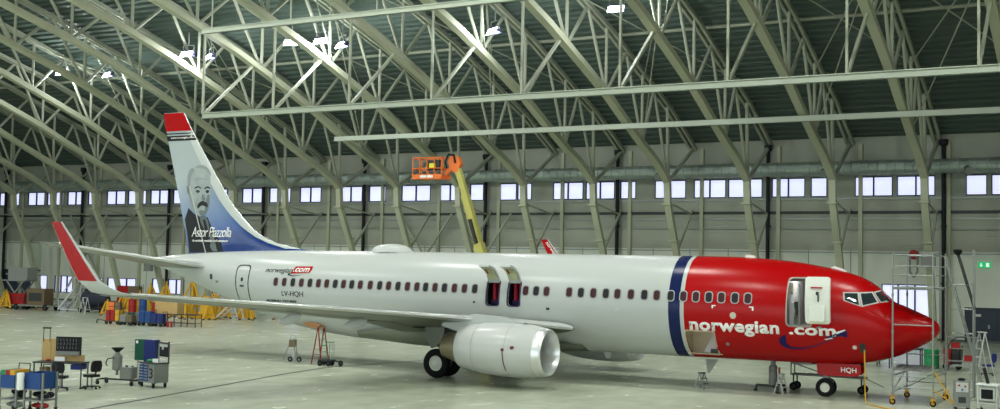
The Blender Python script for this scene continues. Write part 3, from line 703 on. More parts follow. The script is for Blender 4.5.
# dome and small aerials on the roof
b=MB(); rings=[]
for q in range(9):
    t=-1+2*q/8; r=math.sqrt(max(0,1-t*t))+.02; rings.append([(-23.6+1.15*t,.55*r*math.cos(2*PI*i/16),5.16+.40*r*max(0,math.sin(2*PI*i/16))) for i in range(16)])
b.loft(rings); b.build('antenna_dome',white,AC,True)
b=MB(); b.prism([(-3.9,4.85),(-3.3,4.68),(-3.38,4.78),(-3.75,4.91)],-.03,.03,1); b.build('blade_antenna',wht,AC)
b=MB(); b.prism([(-7.2,5.17),(-6.75,5.15),(-6.85,5.27),(-7.15,5.29)],-.03,.03,1); b.build('blade_antenna',wht,AC)
b=MB(); b.prism([(-13.1,1.22),(-12.7,1.22),(-12.8,.95),(-13.0,.95)],-.02,.02,1); b.build('blade_antenna',lgrey,AC)
b=MB(); b.lathe([(0,.001),(.02,.05),(.07,.06)],(-34.0,0,5.02),2,10)
# orange cover under the belly
patch('drain_mast_cover',[sm_([(-27.75,1.80),(-27.3,1.88),(-26.7,1.86),(-26.4,1.76),(-26.5,1.62),(-27.0,1.58),(-27.5,1.66)])],orangep,t=.10)
# ---- wing-body fairing
b=MB(); rings=[]
for x_,wd,zt,zb in ((-13.6,1.0,1.35,1.21),(-14.6,1.3,1.45,1.15),(-15.6,1.6,1.6,1.08),(-17,1.95,2.1,1.0),(-19.5,2.0,2.2,1.0),(-21.5,1.95,2.1,1.06),(-23.2,1.65,1.8,1.16),(-24.6,1.2,1.5,1.22)):
    zc=(zt+zb)/2+.25; rings.append([(x_,wd*math.copysign(abs(math.cos(a))**.7,math.cos(a)),zc+((zt-zc) if math.sin(a)>0 else (zc-zb))*math.copysign(abs(math.sin(a))**.7,math.sin(a))) for a in [2*PI*i/32 for i in range(32)]])
b.loft(rings); b.build('belly_fairing',bellyp,AC,True)
# ---- wings
def foil(u): return 5*(.2969*math.sqrt(u)-.126*u-.3516*u*u+.2843*u**3-.1036*u**4)
US=[0,.004,.015,.04,.08,.14,.22,.32,.44,.58,.72,.85,.95,1.0]
def fring(y,xl,xt,z,tc,u0=0,u1=1,g=0.,tw=0.,zt=None):
    """section at span y from xl back to xt"""
    c=xl-xt; uu=[u for u in US if u0<=u<=u1]; 
    if uu[-1]<u1: uu.append(u1)
    camb=lambda u:.008*c*math.sin(PI*u)
    T=[(xl-c*u+g*(1-2*u), z+camb(u)+tc*c*foil(u)*1.0+g-tw*c*u) for u in uu]; B=[(xl-c*u+g*(1-2*u), z+camb(u)-tc*c*foil(u)*.85-g-tw*c*u) for u in uu]
    return [(x,y,zz) for x,zz in T[::-1]]+[(x,y,zz) for x,zz in B[1:]]
WS=[(0.6,-14.0,-21.2,2.12,.115),(1.95,-13.65,-21.2,2.22,.075),(4.83,-16.5,-21.25,2.56,.08),(5.8,-17.05,-21.3,2.64,.075),(9,-18.6,-22.05,2.91,.07),(13,-20.55,-22.98,3.22,.07),(17.1,-22.45,-23.95,3.52,.075)]
for side in (-1,1):
    dx,dz=(0,0) if side<0 else (.85,.45)
    def sh(S): 
        y_,a_,c_,z_,t_=S; k=(y_/17.1)**2; return (side*y_,a_+dx*k,c_+dx*k,z_+dz*k,t_)
    b=MB(); b.loft([fring(*sh(S),tw=.055) for S in WS]); wg=b.build('wing',wingp,AC,True)
    b=MB(); b.loft([fring(*sh(S),0,.07,.008,.055) for S in WS[2:]]); b.build('slat',alu,wg,True)
    b=MB(); 
    k1=[(1.95,-21.15,-21.2,2.0,.1),(5.8,-21.3,0,0,0)]
    # trailing flaps as separate slim foils
    for ya,yb in ((2.2,5.6),(6.0,11.2),(11.6,15.4)):
        r=[]
        for yy in (ya,yb):
            i=[q for q in range(len(WS)-1) if WS[q][0]<=yy<=WS[q+1][0]][0]; t=(yy-WS[i][0])/(WS[i+1][0]-WS[i][0]); S=[WS[i][j]*(1-t)+WS[i+1][j]*t for j in range(5)]; c=S[1]-S[2]
            q=sh((yy,S[2]+.17*c,S[2]-.05*c,S[3]-.045*c-.01,.11)); r.append(fring(*q,tw=.11 if ya<11 else .06))
        f=MB(); f.loft(r); f.build('flap' if ya<11 else 'aileron',wingp,wg,True)
    rg=[]
    for S in (WS[1],(3.3,-14.95,-21.22,2.39,.078),WS[2]):
        F_=fring(*sh(S),0,.34,.008,.055); n_u=(len(F_)+1)//2; top=F_[:n_u+1]; rg.append(top+[(x_-.01,y_,z_-.03) for x_,y_,z_ in top[::-1]])
    b=MB(); b.loft(rg); b.build('wing_root_fairing',white,wg,True)
    # flap track fairings
    for yy,L_ in ((6.7,1.2),(9.8,1.1)):
        i=[q for q in range(len(WS)-1) if WS[q][0]<=yy<=WS[q+1][0]][0]; t=(yy-WS[i][0])/(WS[i+1][0]-WS[i][0]); S=[WS[i][j]*(1-t)+WS[i+1][j]*t for j in range(5)]
        q=sh((yy,S[1],S[2],S[3],.1)); xe=q[2]-.05; zc=q[3]-.30; f=MB(); rg=[]
        for k in range(9):
            t=k/8; r=.20*math.sin(PI*min(1,t*1.0)**.8)**.7+.01 if 0<t<1 else .012; x_=xe+L_*(1-t); rg.append([(x_,q[0]+.62*r*math.cos(2*PI*a/14),zc-.28*t-.02+1.0*r*math.sin(2*PI*a/14)) for a in range(14)])
        f.loft(rg); f.build('flap_track_fairing',lgrey,wg,True)
    # winglet: curve from the wing tip up to the tip
    s_=side; y0,xl,xt,z0,_=sh(WS[-1])
    WL=[(17.1,-22.45,-23.95,3.50,0),(17.35,-22.62,-24.0,3.55,.25),(17.55,-22.95,-24.05,3.72,.6),(17.64,-23.30,-24.30,3.92,.9),(17.70,-23.8,-24.68,4.5,1),(17.76,-24.35,-25.05,5.15,1),(17.82,-24.92,-25.42,5.82,1)]
    rg=[]
    for (yy,a_,c_,z_,v) in WL:
        c=a_-c_; ang=v*math.radians(82); R_=[]
        for u in [q for q in US[::-1]]+[]: R_.append((u,foil(u)*.045*c+.004))
        for u in US[1:]: R_.append((u,-foil(u)*.045*c-.004))
        rg.append([(a_-c*u+dx,side*(yy-h*math.sin(ang)),z_+h*math.cos(ang)+dz) for u,h in R_])
    b=MB(); b.loft(rg); wl=b.build('winglet',engw,AC,True)
    b=MB(); 
    rr_=[]
    for r in rg[3:]: rr_.append([(p[0],p[1]+0,p[2]) for p in r])
    # red field as slightly larger shell, leaving the leading edge bare
    rr_=[]
    for (yy,a_,c_,z_,v) in WL[3:]+[]:
        c=a_-c_; ang=math.radians(82); R_=[(u,foil(u)*.045*c+.012) for u in US[::-1] if u>=.14]+[(u,-foil(u)*.045*c-.012) for u in US if u>=.14]
        rr_.append([(a_-c*u*(.97)+dx,side*(yy-h*math.sin(ang)),z_+h*math.cos(ang)+dz) for u,h in R_])
    b.loft(rr_); b.build('winglet_red_field',redp,wl,True)
    if side>0:
        tm=textmesh('norwegian.com',.02); bm=bmesh.new(); bm.from_mesh(tm); X=[v.co.x for v in bm.verts]; ax_,bx_=min(X),max(X)
        for v in bm.verts:
            u=(v.co.x-ax_)/(bx_-ax_); hh=v.co.y; z_=5.65-1.45*u; x_=-24.98+1.22*u+.85+(hh-.3)*.28; v.co=(x_,17.68-(0)+.115*(z_-4.0)/1.8-.035,z_+.45+(hh-.3)*.12)
        me=bpy.data.meshes.new('winglet_lettering'); bm.to_mesh(me); bm.free(); me.materials.append(letterw); o=bpy.data.objects.new('winglet_lettering',me); COL.objects.link(o); o.parent=wl
# ---- tail plane
for side in (-1,1):
    b=MB(); b.loft([fring(side*.3,-33.2,-37.1,4.25,.09),fring(side*1.0,-33.75,-37.2,4.33,.09),fring(side*7.15,-37.0,-38.5,5.28,.08)]) 
    st=b.build('tailplane',wingp,AC,True)
    b=MB(); b.loft([fring(side*1.0,-33.75,-37.2,4.33,.09,0,.05,.012),fring(side*7.15,-37.0,-38.5,5.28,.08,0,.05,.012)]); b.build('leading_edge',alu,st,True)
    b=MB(); b.loft([fring(side*1.2,-36.6,-37.5,4.40,.08),fring(side*6.6,-38.0,-38.6,5.2,.08)]); b.build('elevator',wingp,st,True)
# ---- fin
FO=[(12.18,-36.42,-37.80),(11.3,-35.88,-37.61),(10.19,-35.09,-37.28),(8.91,-34.18,-36.90),(7.64,-33.23,-36.52),(6.95,-32.57,-36.33),(6.26,-31.79,-36.13),(5.82,-31.03,-36.0),(5.54,-30.23,-35.95),(5.33,-29.2,-35.9),(5.18,-28.1,-35.85),(4.75,-27.9,-35.8)]
def fin_at(z):
    for (za,a,c),(zb,a2,c2) in zip(FO,FO[1:]):
        if zb<=z<=za: t=(za-z)/(za-zb); return a+(a2-a)*t,c+(c2-c)*t
    return FO[0][1:] if z>FO[0][0] else FO[-1][1:]
def fin_half(z,u):
    a,c=fin_at(z); ch=a-c; ce=min(ch,4.4); 
    return max(.0,foil(min(1,max(0,u)))*min(.055*ch,.19))*1.0+.006
def fin_y(x,z):
    a,c=fin_at(z); return fin_half(z,(a-x)/(a-c))
def fin_mat():
    m=mat('fin_livery',(.5,.6,.7),.25,coat=.5); nt=m.node_tree; bb=nt.nodes['Principled BSDF']; L=nt.links.new
    tc=nt.nodes.new('ShaderNodeTexCoord'); vm=nt.nodes.new('ShaderNodeVectorMath'); vm.operation='DOT_PRODUCT'; vm.inputs[1].default_value=(.075,0,-.25); L(tc.outputs['Object'],vm.inputs[0])
    ad=nt.nodes.new('ShaderNodeMath'); ad.inputs[1].default_value=35*.075+9.2*.25; L(vm.outputs['Value'],ad.inputs[0])
    cr=nt.nodes.new('ShaderNodeValToRGB'); e=cr.color_ramp.elements; e[0].position=0; e[0].color=(.38,.44,.45,1); e[1].position=1; e[1].color=(.004,.035,.19,1)
    for ps,c in ((.25,(.27,.34,.42,1)),(.6,(.12,.20,.36,1)),(.85,(.03,.09,.30,1))): q=e.new(ps); q.color=c
    L(ad.outputs[0],cr.inputs[0]); L(cr.outputs[0],bb.inputs['Base Color']); return m
rg=[]
for z,a,c in FO:
    ch=a-c; rg.append([(a-ch*u,fin_half(z,u)-.006,z) for u in US[::-1]]+[(a-ch*u,-fin_half(z,u)+.006,z) for u in US[1:]])
b=MB(); b.loft(rg); fin=b.build('fin',fin_mat(),AC,True)
def onfin(name,polys,m,parent=fin,t=.004,off=0.,side=-1,step=.35): return patch(name,polys,m,parent,t,off,step,side,fin_y)
for side in (-1,1):
    onfin('fin_tip',[[(-36.44,12.16),(-37.78,12.16),(-37.60,11.22),(-35.86,11.22)]],redp,side=side,off=.003)
    onfin('fin_band',[[(-35.66,10.98),(-37.54,10.98),(-37.46,10.72),(-35.48,10.72)]],letterk,side=side,off=.003)
    onfin('fin_line',[[(-35.78,11.12),(-37.58,11.12),(-37.56,11.06),(-35.72,11.06)]],letterk,side=side,off=.003)
LEb=[(-36.40,11.30),(-36.2,11.22),(-35.6,10.2),(-34.75,8.95),(-33.85,7.66),(-33.2,6.98),(-32.35,6.30),(-31.6,5.86),(-30.8,5.56),(-29.6,5.26)]
def shell(z0,z1,ub,name,m,g):
    rg=[]
    for z in [z0+(z1-z0)*q/22 for q in range(23)]:
        a,c=fin_at(z); ch=a-c; uf=ub(z,a,c); L=[uf*k/7 for k in range(8)]
        rg.append([(a-ch*u+g*(1 if k==0 else .3),-(fin_half(z,u)-.006+g),z) for k,u in enumerate(L)][::-1]+[(a-ch*u+g*(1 if k==0 else .3),(fin_half(z,u)-.006+g),z) for k,u in enumerate(L)])
    b=MB(); b.loft(rg); return b.build(name,m,fin,True)
def ubx(z,a,c):
    P=LEb
    for (xa,za),(xb,zb) in zip(P,P[1:]):
        if zb<=z<=za: return max(.02,(a-(xa+(xb-xa)*(za-z)/(za-zb)))/(a-c))
    return .03
shell(11.2,5.27,ubx,'fin_leading_edge',mat('fin_edge_paint',(.50,.54,.52),.3,coat=.4),.006)
shell(12.1,5.6,lambda z,a,c:.035/(a-c),'leading_strip',alu,.012)
text_on('fin_lettering','www.norwegian.com',-37.25,-35.65,10.79,10.92,letterw,fin_y,fin,bold=.01,off=.006,t=.003,side=-1)
hw_=mat('hair_grey',(.25,.29,.29),.6); fc=vary(mat('portrait_pale',(.32,.37,.37),.5),2.2,.3); fd=mat('portrait_dark',(.030,.034,.036),.5); fm=mat('portrait_mid',(.15,.18,.185),.5); fs=mat('portrait_shirt',(.11,.14,.15),.5); fe=mat('portrait_eye',(.06,.07,.075),.5)
face=[(-35.94,8.48),(-35.96,8.17),(-35.85,7.97),(-35.76,7.56),(-35.55,7.16),(-35.27,6.9),(-34.94,6.83),(-34.69,7.0),(-34.5,7.3),(-34.46,7.75),(-34.44,8.16),(-34.43,8.56),(-34.51,8.96),(-34.72,9.22),(-35.11,9.33),(-35.57,9.29),(-35.83,9.04),(-35.95,8.79)]
def sm(P,n=2):
    for _ in range(n): P=[q for a,c in zip(P,P[1:]+P[:1]) for q in ((a[0]*.75+c[0]*.25,a[1]*.75+c[1]*.25),(a[0]*.25+c[0]*.75,a[1]*.25+c[1]*.75))]
    return P
PT=[('portrait_face',sm(face),fc,.003),
('portrait_hair',sm([(-35.93,8.25),(-36.04,8.79),(-35.92,9.16),(-35.65,9.34),(-35.5,9.2),(-35.72,8.95),(-35.80,8.60),(-35.82,8.30)],1),hw_,.005),
('portrait_hair',sm([(-35.6,9.30),(-35.18,9.46),(-34.79,9.38),(-34.50,9.11),(-34.42,8.80),(-34.52,8.95),(-34.8,9.22),(-35.2,9.30)],1),hw_,.005),
('portrait_crease',sm([(-35.5,8.72),(-35.1,8.78),(-34.6,8.70),(-34.62,8.67),(-35.1,8.73),(-35.5,8.67)],1),hw_,.006),
('portrait_shadow',sm([(-35.90,8.0),(-35.78,8.05),(-35.66,7.6),(-35.45,7.2),(-35.2,6.95),(-35.5,7.05),(-35.74,7.4)],1),hw_,.005),
('portrait_crease',sm([(-35.30,7.78),(-35.22,7.72),(-35.34,7.40),(-35.42,7.25),(-35.40,7.5)],1),hw_,.006),
('portrait_ear',sm([(-36.05,8.40),(-35.9,8.40),(-35.83,8.05),(-35.93,7.92),(-36.02,8.12)],1),fm,.004),
('portrait_brow',[(-35.50,8.30),(-35.25,8.38),(-35.05,8.28),(-35.05,8.22),(-35.25,8.31),(-35.48,8.23)],fd,.006),
('portrait_brow',[(-34.84,8.26),(-34.62,8.36),(-34.45,8.28),(-34.46,8.20),(-34.62,8.27),(-34.82,8.2)],fd,.006),
('portrait_eye',sm([(-35.46,8.12),(-35.25,8.19),(-35.08,8.10),(-35.25,8.0)],1),fe,.006),
('portrait_eye',sm([(-34.78,8.10),(-34.62,8.19),(-34.47,8.09),(-34.62,7.97)],1),fd,.006),
('portrait_shadow',sm([(-34.66,7.90),(-34.47,7.96),(-34.48,7.45),(-34.59,7.1),(-34.84,6.85),(-34.74,7.35)],1),fm,.005),
('portrait_nose',sm([(-34.97,7.96),(-34.86,7.96),(-34.70,7.66),(-34.88,7.58),(-35.0,7.66)],1),fm,.006),
('portrait_moustache',sm([(-35.30,7.40),(-35.04,7.61),(-34.78,7.60),(-34.55,7.45),(-34.60,7.26),(-34.83,7.38),(-35.03,7.38),(-35.24,7.20)],1),fd,.007),
('portrait_beard',sm([(-35.18,7.12),(-34.89,7.16),(-34.73,7.05),(-34.88,6.85),(-35.07,6.88)],1),fm,.007),
('portrait_suit',[(-35.88,7.26),(-36.12,6.7),(-35.90,5.84),(-35.74,5.01),(-33.51,5.05),(-33.65,5.51),(-34.06,6.0),(-34.33,6.35),(-34.58,6.8),(-34.8,6.65),(-35.13,6.7),(-35.54,7.0)],fd,.003),
('portrait_shirt',[(-35.1,6.85),(-34.75,6.88),(-34.54,6.65),(-34.42,6.2),(-34.52,5.8),(-34.80,6.2),(-35.03,6.55)],fs,.005),
('portrait_tie',[(-34.87,6.65),(-34.72,6.68),(-34.55,6.25),(-34.32,5.45),(-34.48,5.35),(-34.70,6.05)],fd,.007),
('portrait_hand',sm([(-34.44,5.85),(-34.25,6.0),(-34.05,5.75),(-34.09,5.3),(-33.80,5.10),(-34.21,5.08),(-34.39,5.35)],1),fm,.005)]
for nm,P,m,o_ in PT: onfin(nm,[P],m,off=o_,t=.002,step=.3)
onfin('rudder_line',[[(-35.86,8.38),(-35.80,8.38),(-34.63,5.02),(-34.69,5.02)]],lgrey,off=.01)
text_on('fin_lettering','Astor Piazzolla',-35.62,-33.0,5.80,6.30,letterw,fin_y,fin,bold=-.004,shear=.3,space=.88,off=.014,t=.003)
text_on('fin_lettering','Argentinian musician and composer',-35.58,-33.2,5.52,5.68,letterw,fin_y,fin,bold=.012,shear=.2,off=.014,t=.003)
# tail cone end
b=MB(); b.lathe([(-38.05,.12),(-37.85,.20)],(0,0,4.53),0,14); b.build('exhaust_cone',darkm,AC,True)
# ---- engines
for side in (-1,1):
    cy,cz=side*4.83,1.45; X0=-13.3
    def ctr(d): return cz-.07+.02*min(d,3)
    def R_(pts,n=40,flat=.06):
        rg=[]
        for d,r in pts:
            rg.append([(X0-d,cy+r*1.02*math.cos(2*PI*i/n),ctr(d)+r*math.sin(2*PI*i/n)*(1-flat if math.sin(2*PI*i/n)<0 else 1)) for i in range(n)])
        return rg
    out=[(.34,.965),(.5,1.0),(.8,1.04),(1.3,1.075),(2.0,1.075),(2.7,1.03),(3.3,.94),(3.75,.83),(3.77,.77),(3.4,.75)]
    b=MB(); b.loft(R_(out),cap=False); en=b.build('engine_nacelle',engw,AC,True)
    lip=[(.9,.70),(.5,.735),(.25,.78),(.08,.825),(0,.865),(.03,.90),(.12,.93),(.25,.955),(.345,.972)]
    b=MB(); b.loft(R_(lip),cap=False); b.build('inlet_lip',alu,en,True)
    b=MB(); b.loft(R_([(1.5,.70),(.88,.705)],flat=.03),cap=False); b.build('inlet_duct',mat('duct_dark',(.10,.11,.11),.5) if 'duct_dark' not in MATS else MATS['duct_dark'],en,True)
    b=MB(); b.lathe([(-1.55,.72),(-1.50,.72)],(X0,cy,ctr(1)),0,32)
    for k in range(24):
        a=2*PI*k/24; c_,s_=math.cos(a),math.sin(a); a2=a+.16; 
        P=[(X0-1.40,cy+.14*c_,ctr(1)+.14*s_),(X0-1.22,cy+.69*c_,ctr(1)+.69*s_),(X0-1.42,cy+.69*math.cos(a2),ctr(1)+.69*math.sin(a2)),(X0-1.48,cy+.14*math.cos(a2+.1),ctr(1)+.14*math.sin(a2+.1))]
        b.add(P+[(p[0]-.02,p[1],p[2]) for p in P],[(0,1,2,3),(7,6,5,4),(0,4,5,1),(1,5,6,2),(2,6,7,3),(3,7,4,0)])
    b.build('fan',darkm,en)
    b=MB(); b.lathe([(-1.45,.20),(-1.25,.17),(-1.08,.10),(-.98,.02)],(X0,cy,ctr(1)),0,20); b.build('spinner',greyeq,en,True)
    b=MB(); b.loft(R_([(3.3,.66),(3.95,.62),(4.35,.50),(4.6,.42),(4.5,.38)],flat=0),cap=True); b.build('core_nozzle',mat('nozzle_metal',(.25,.22,.14),.45,.6) if 'nozzle_metal' not in MATS else MATS['nozzle_metal'],en,True)
    b=MB(); b.loft(R_([(4.4,.28),(4.7,.18),(4.95,.04)],n=20,flat=0)); b.build('exhaust_plug',darkm,en,True)
    # cowl seams, latches
    b=MB()
    for d in (1.45,2.9):
        r=1.078 if d<2 else 1.012; r0=R_([(d-.008,r),(d+.008,r)]); b.loft(r0,cap=False)
    b.build('cowl_seam',mat('seam_grey',(.30,.31,.30),.5) if 'seam_grey' not in MATS else MATS['seam_grey'],en)
    if side<0:
        def nyf(x,z):
            d=X0-x; r=1.075 if d<2 else 1.075-(d-2)*.06; q=(z-ctr(d))/(r*(.94 if z<ctr(d) else 1)); return abs(cy)+1.02*r*math.sqrt(max(0,1-q*q))
        mm=mat('mark_maroon',(.12,.02,.03),.5)
        patch('warning_mark',[[(-14.79+.07*math.cos(q*PI/4),1.52+.06*math.sin(q*PI/4)) for q in range(8)]],mm,en,t=.01,yf=nyf)
        patch('warning_mark',[[(-14.40+.08*math.cos(q*PI/4),1.61+.07*math.sin(q*PI/4)) for q in range(8)]],mm,en,t=.01,yf=nyf)
        patch('drain_stain',[[(-14.81,1.46),(-14.775,1.46),(-14.74,.72),(-14.78,.72)]],mm,en,t=.006,yf=nyf,step=.08)
    # pylon
    b=MB(); P=[(-14.3,2.50),(-15.4,2.70),(-16.6,2.76),(-17.8,2.55),(-18.0,2.25),(-17.2,2.05),(-15.2,2.2)]
    b.prism(P,cy-.17,cy+.17,1); b.build('pylon',white,AC)
# ---- landing gear
def gear(name,px,py,R0,wd,ys,axz,top,m=steel):
    b=MB(); b.tube((px,py,axz),(px,py,top),.11,14,.14); b.tube((px,py,axz),(px,py,axz+.5),.07,12)
    b.tube((px,py+min(ys),axz),(px,py+max(ys),axz),.08,12)
    g=b.build(name,m,AC,True)
    for yy in ys:
        q=MB(); q.wheel((px,py+yy,axz),R0,wd,1,R0*.52); q.build('wheel',[tyre,hubm],g,True)
    return g
for side in (-1,1):
    g=gear('main_landing_gear',-19.15,side*2.86,.60,.40,(-.43,.43),.60,2.0)
    b=MB(); b.tube((-19.12,side*2.86,1.35),(-19.2,side*1.3,1.9),.06,8); b.tube((-19.12,side*2.8,1.9),(-18.3,side*2.8,1.8),.05,8); b.build('side_strut',steel,g)
    b=MB(); b.tube((-18.95,side*2.86,1.25),(-18.8,side*2.86,.95),.03,8); b.tube((-18.8,side*2.86,.95),(-18.98,side*2.86,.62),.03,8); b.build('torque_link',steel,g)
    b=MB(); b.prism([(-19.7,2.3),(-18.7,2.3),(-18.85,1.35),(-19.35,1.2),(-19.6,1.6)],side*3.42,side*3.46,1); b.build('gear_door',wingp,g)
    b=MB(); b.bb(-20.6,-18.4,side*2.2-.1,side*3.4,2.02,2.10) ; b.build('wheel_well',black,g)
g=gear('nose_landing_gear',-4.04,0,.345,.2,(-.21,.21),.345,1.5)
b=MB(); b.tube((-4.04,0,1.1),(-4.9,0,1.38),.045,8); b.tube((-4.04,0,.72),(-3.78,0,.55),.03,8); b.tube((-3.78,0,.55),(-4.0,0,.36),.03,8); b.build('drag_strut',steel,g)
b=MB(); b.bb(-4.17,-4.0,-.16,-.10,.9,1.15); b.build('taxi_light',lgrey,g)
for side in (-1,1):
    b=MB(); b.prism([(-4.32,1.25),(-2.72,1.3),(-2.70,.95),(-2.82,.83),(-4.0,.80),(-4.28,.86)],side*.40-.015,side*.40+.015,1); d=b.build('nose_gear_door',redp,g)
    if side<0:
        tm=textmesh('HQH',.012); bm=bmesh.new(); bm.from_mesh(tm); X=[v.co.x for v in bm.verts]; Yy=[v.co.y for v in bm.verts]
        for v in bm.verts: v.co=(-3.42+(v.co.x-min(X))/(max(X)-min(X))*.56,-.425,.93+(v.co.y-min(Yy))/(max(Yy)-min(Yy))*.22)
        me=bpy.data.meshes.new('door_lettering'); bm.to_mesh(me); bm.free(); me.materials.append(letterw); o=bpy.data.objects.new('door_lettering',me); COL.objects.link(o); o.parent=g
b=MB(); b.bb(-4.5,-2.7,-.36,.36,1.2,1.26); b.build('gear_bay',black,g)
# ================================================================== EQUIPMENT
def caster(parent,x,y,r=.09,name='caster',fork=True,m=None):
    b=MB(); b.wheel((x,y,r),r,r*.55,1,n=12)
    if fork: b.cur=1; b.bar((x,y-r*.5,r),(x,y-r*.5,r*2.2),r*.3); b.bar((x,y+r*.5,r),(x,y+r*.5,r*2.2),r*.3); b.box((x,y,r*2.3),(r*1.2,r*1.4,r*.3))
    return b.build(name,[tyre,m or darkm],parent)
# ---- scaffold tower around the nose
t=thing('scaffold_tower','wheeled aluminium scaffold tower built round the red aircraft nose','scaffold',(-.77,-1.25,0),math.radians(3))
X=(-.68,.68); Y=(0,2.75)
k_=0
for i,x_ in enumerate(X):
    for j,y_ in enumerate(Y):
        b=MB(); b.tube((x_+(.25 if j else 0),y_,.28),(x_+(.25 if j else 0),y_,5.45-(0.0 if j else 0)),.03,8); 
        for z_ in (1.3,2.6,3.9): b.tube((x_+(.25 if j else 0),y_,z_-.06),(x_+(.25 if j else 0),y_,z_+.06),.042,8)
        b.build('standard',steel,t)
        c=MB(); xx=x_+(.25 if j else 0); c.wheel((xx,y_,.11),.11,.07,1,n=14); c.cur=1; c.box((xx,y_,.24),(.16,.13,.06)); c.bar((xx-.05,y_-.06,.11),(xx,y_-.05,.26),.03); c.bar((xx-.05,y_+.06,.11),(xx,y_+.05,.26),.03); c.tube((xx-.12,y_,.33),(xx+.12,y_,.33),.02,6)
        c.build('caster',[tyre,yellow],t)
def rails(zs,faces):
    for z_ in zs:
        for f in faces:
            b=MB()
            if f=='n': b.tube((X[0],0,z_),(X[1],0,z_),.022,6)
            if f=='f': b.tube((X[0]+.25,Y[1],z_),(X[1]+.25,Y[1],z_),.022,6)
            if f=='l': b.tube((X[0],0,z_),(X[0]+.25,Y[1],z_),.022,6)
            if f=='r': b.tube((X[1],0,z_),(X[1]+.25,Y[1],z_),.022,6)
            b.build('ledger',steel,t)
rails((.62,1.02),'nf'); rails((1.65,),'f'); rails((2.85,),'n'); rails((4.62,4.95,5.35),'nf'); rails((4.62,5.35),'lr'); rails((4.18,),'nflr'); rails((.45,1.02),'lr')
b=MB(); b.tube((X[0],0,.55),(X[1],0,1.2),.02,6); b.tube((X[0]+.25,Y[1],.4),(X[1]+.25,Y[1],1.2),.02,6); b.tube((X[0],0,.5),(X[0]+.25,Y[1],1.1),.02,6); b.tube((X[1],0,1.2),(X[1]+.25,Y[1],.5),.02,6); b.build('brace',steel,t)
b=MB(); 
for q in range(7): b.prism([(X[0]+q*.19,1.22),(X[0]+q*.19+.17,1.22),(X[0]+q*.19+.17,1.27),(X[0]+q*.19,1.27)],.05,2.4,1)
b.build('platform',greyeq,t)
b=MB(); b.bb(X[0],X[1]+.2,.0,2.7,4.10,4.16); b.build('platform',greyeq,t)
# outrigger
b=MB(); b.tube((X[1],0,1.3),(X[1]+.75,-.25,.12),.025,8); b.tube((X[1],0,.6),(X[1]+.75,-.25,.14),.02,8); b.build('outrigger',yellow,t)
# ---- stair tower/ladder beside it
t=thing('rolling_ladder','tall steel ladder stair with handrails leaning at the right side of the scaffold','ladder',(.75,1.6,0),0)
def ladder_rail(a,c,m=steel,name='side_rail',r=.028):
    b=MB(); b.tube(a,c,r,8); b.build(name,m,t)
for y_ in (-.3,.3):
    ladder_rail((-.75,y_,5.35),(.65,y_,.15)); ladder_rail((.25,y_,5.6),(.25,y_,.15),name='post'); ladder_rail((-.30,y_,5.45),(.28,y_,3.4),darkm,'brace')
for i in range(16):
    f=(i+1)/17; b=MB(); x_=.65-1.4*f; b.tube((x_,-.3,.15+5.2*f),(x_,.3,.15+5.2*f),.02,6); b.build('rung',steel,t)
for z_ in (1.3,2.5,3.4,4.3): b=MB(); b.tube((-.55,-.3,z_),(.25,-.3,z_),.02,6); b.tube((-.55,.3,z_),(.25,.3,z_),.02,6); b.build('cross_tube',steel,t)
b=MB(); b.lathe([(0,.06),(.08,.14),(.2,.16),(.22,.02)],(-.28,-.3,5.4),2,12); b.build('lamp_head',black,t,True)
# ---- white A-frame step ladder
def aframe(name,label,loc,rot,h,w,m,steps=6,spread=.45,group=None,stepm=None,top=True):
    global t
    t=thing(name,label,'ladder',loc,rot,group)
    for sx in (-1,1):
        b=MB(); b.bar((sx*w/2,-spread*h*.5,0),(sx*w/2*.75,0,h),.05,.03); b.build('side_rail',m,t)
        b=MB(); b.bar((sx*w/2,spread*h*.5,0),(sx*w/2*.75,0,h),.045,.03); b.build('rear_leg',m,t)
    for i in range(1,steps+1):
        f=i/(steps+1); b=MB(); ww=w*(1-.25*f)
        b.box((0,-spread*h*.5*(1-f),h*f),(ww,.10,.025)); b.build('step',stepm or m,t)
    b=MB(); b.box((0,0,h),(w*.85,.16,.04)); b.build('top_step' ,stepm or m,t)
    b=MB(); b.tube((-w/2*.9,spread*h*.38,h*.24),(w/2*.9,spread*h*.38,h*.24),.014,6); b.tube((-w/2*.9,-spread*h*.3,h*.4),(-w/2*.9,spread*h*.3,h*.4),.01,6); b.build('stay',m,t)
    return t
aframe('step_ladder','tall aluminium step ladder standing right of the scaffold by the dark gate',(1.15,3.1,0),math.radians(-60),2.5,.62,lgrey,7,.42)
aframe('step_ladder','small low step ladder on the floor under the cargo door',(-8.75,-.45,0),math.radians(75),.62,.42,steel,2,.75,stepm=darkm)
aframe('step_ladder','small silver trestle stool left of the nose wheel beside the jack',(-5.72,-.1,0),math.radians(70),.72,.34,lgrey,2,.55)
aframe('step_ladder','red and grey step ladder standing under the fuselage near the wing',(-26.55,-1.25,0),math.radians(75),1.72,.46,redeq,5,.42,stepm=greyeq)
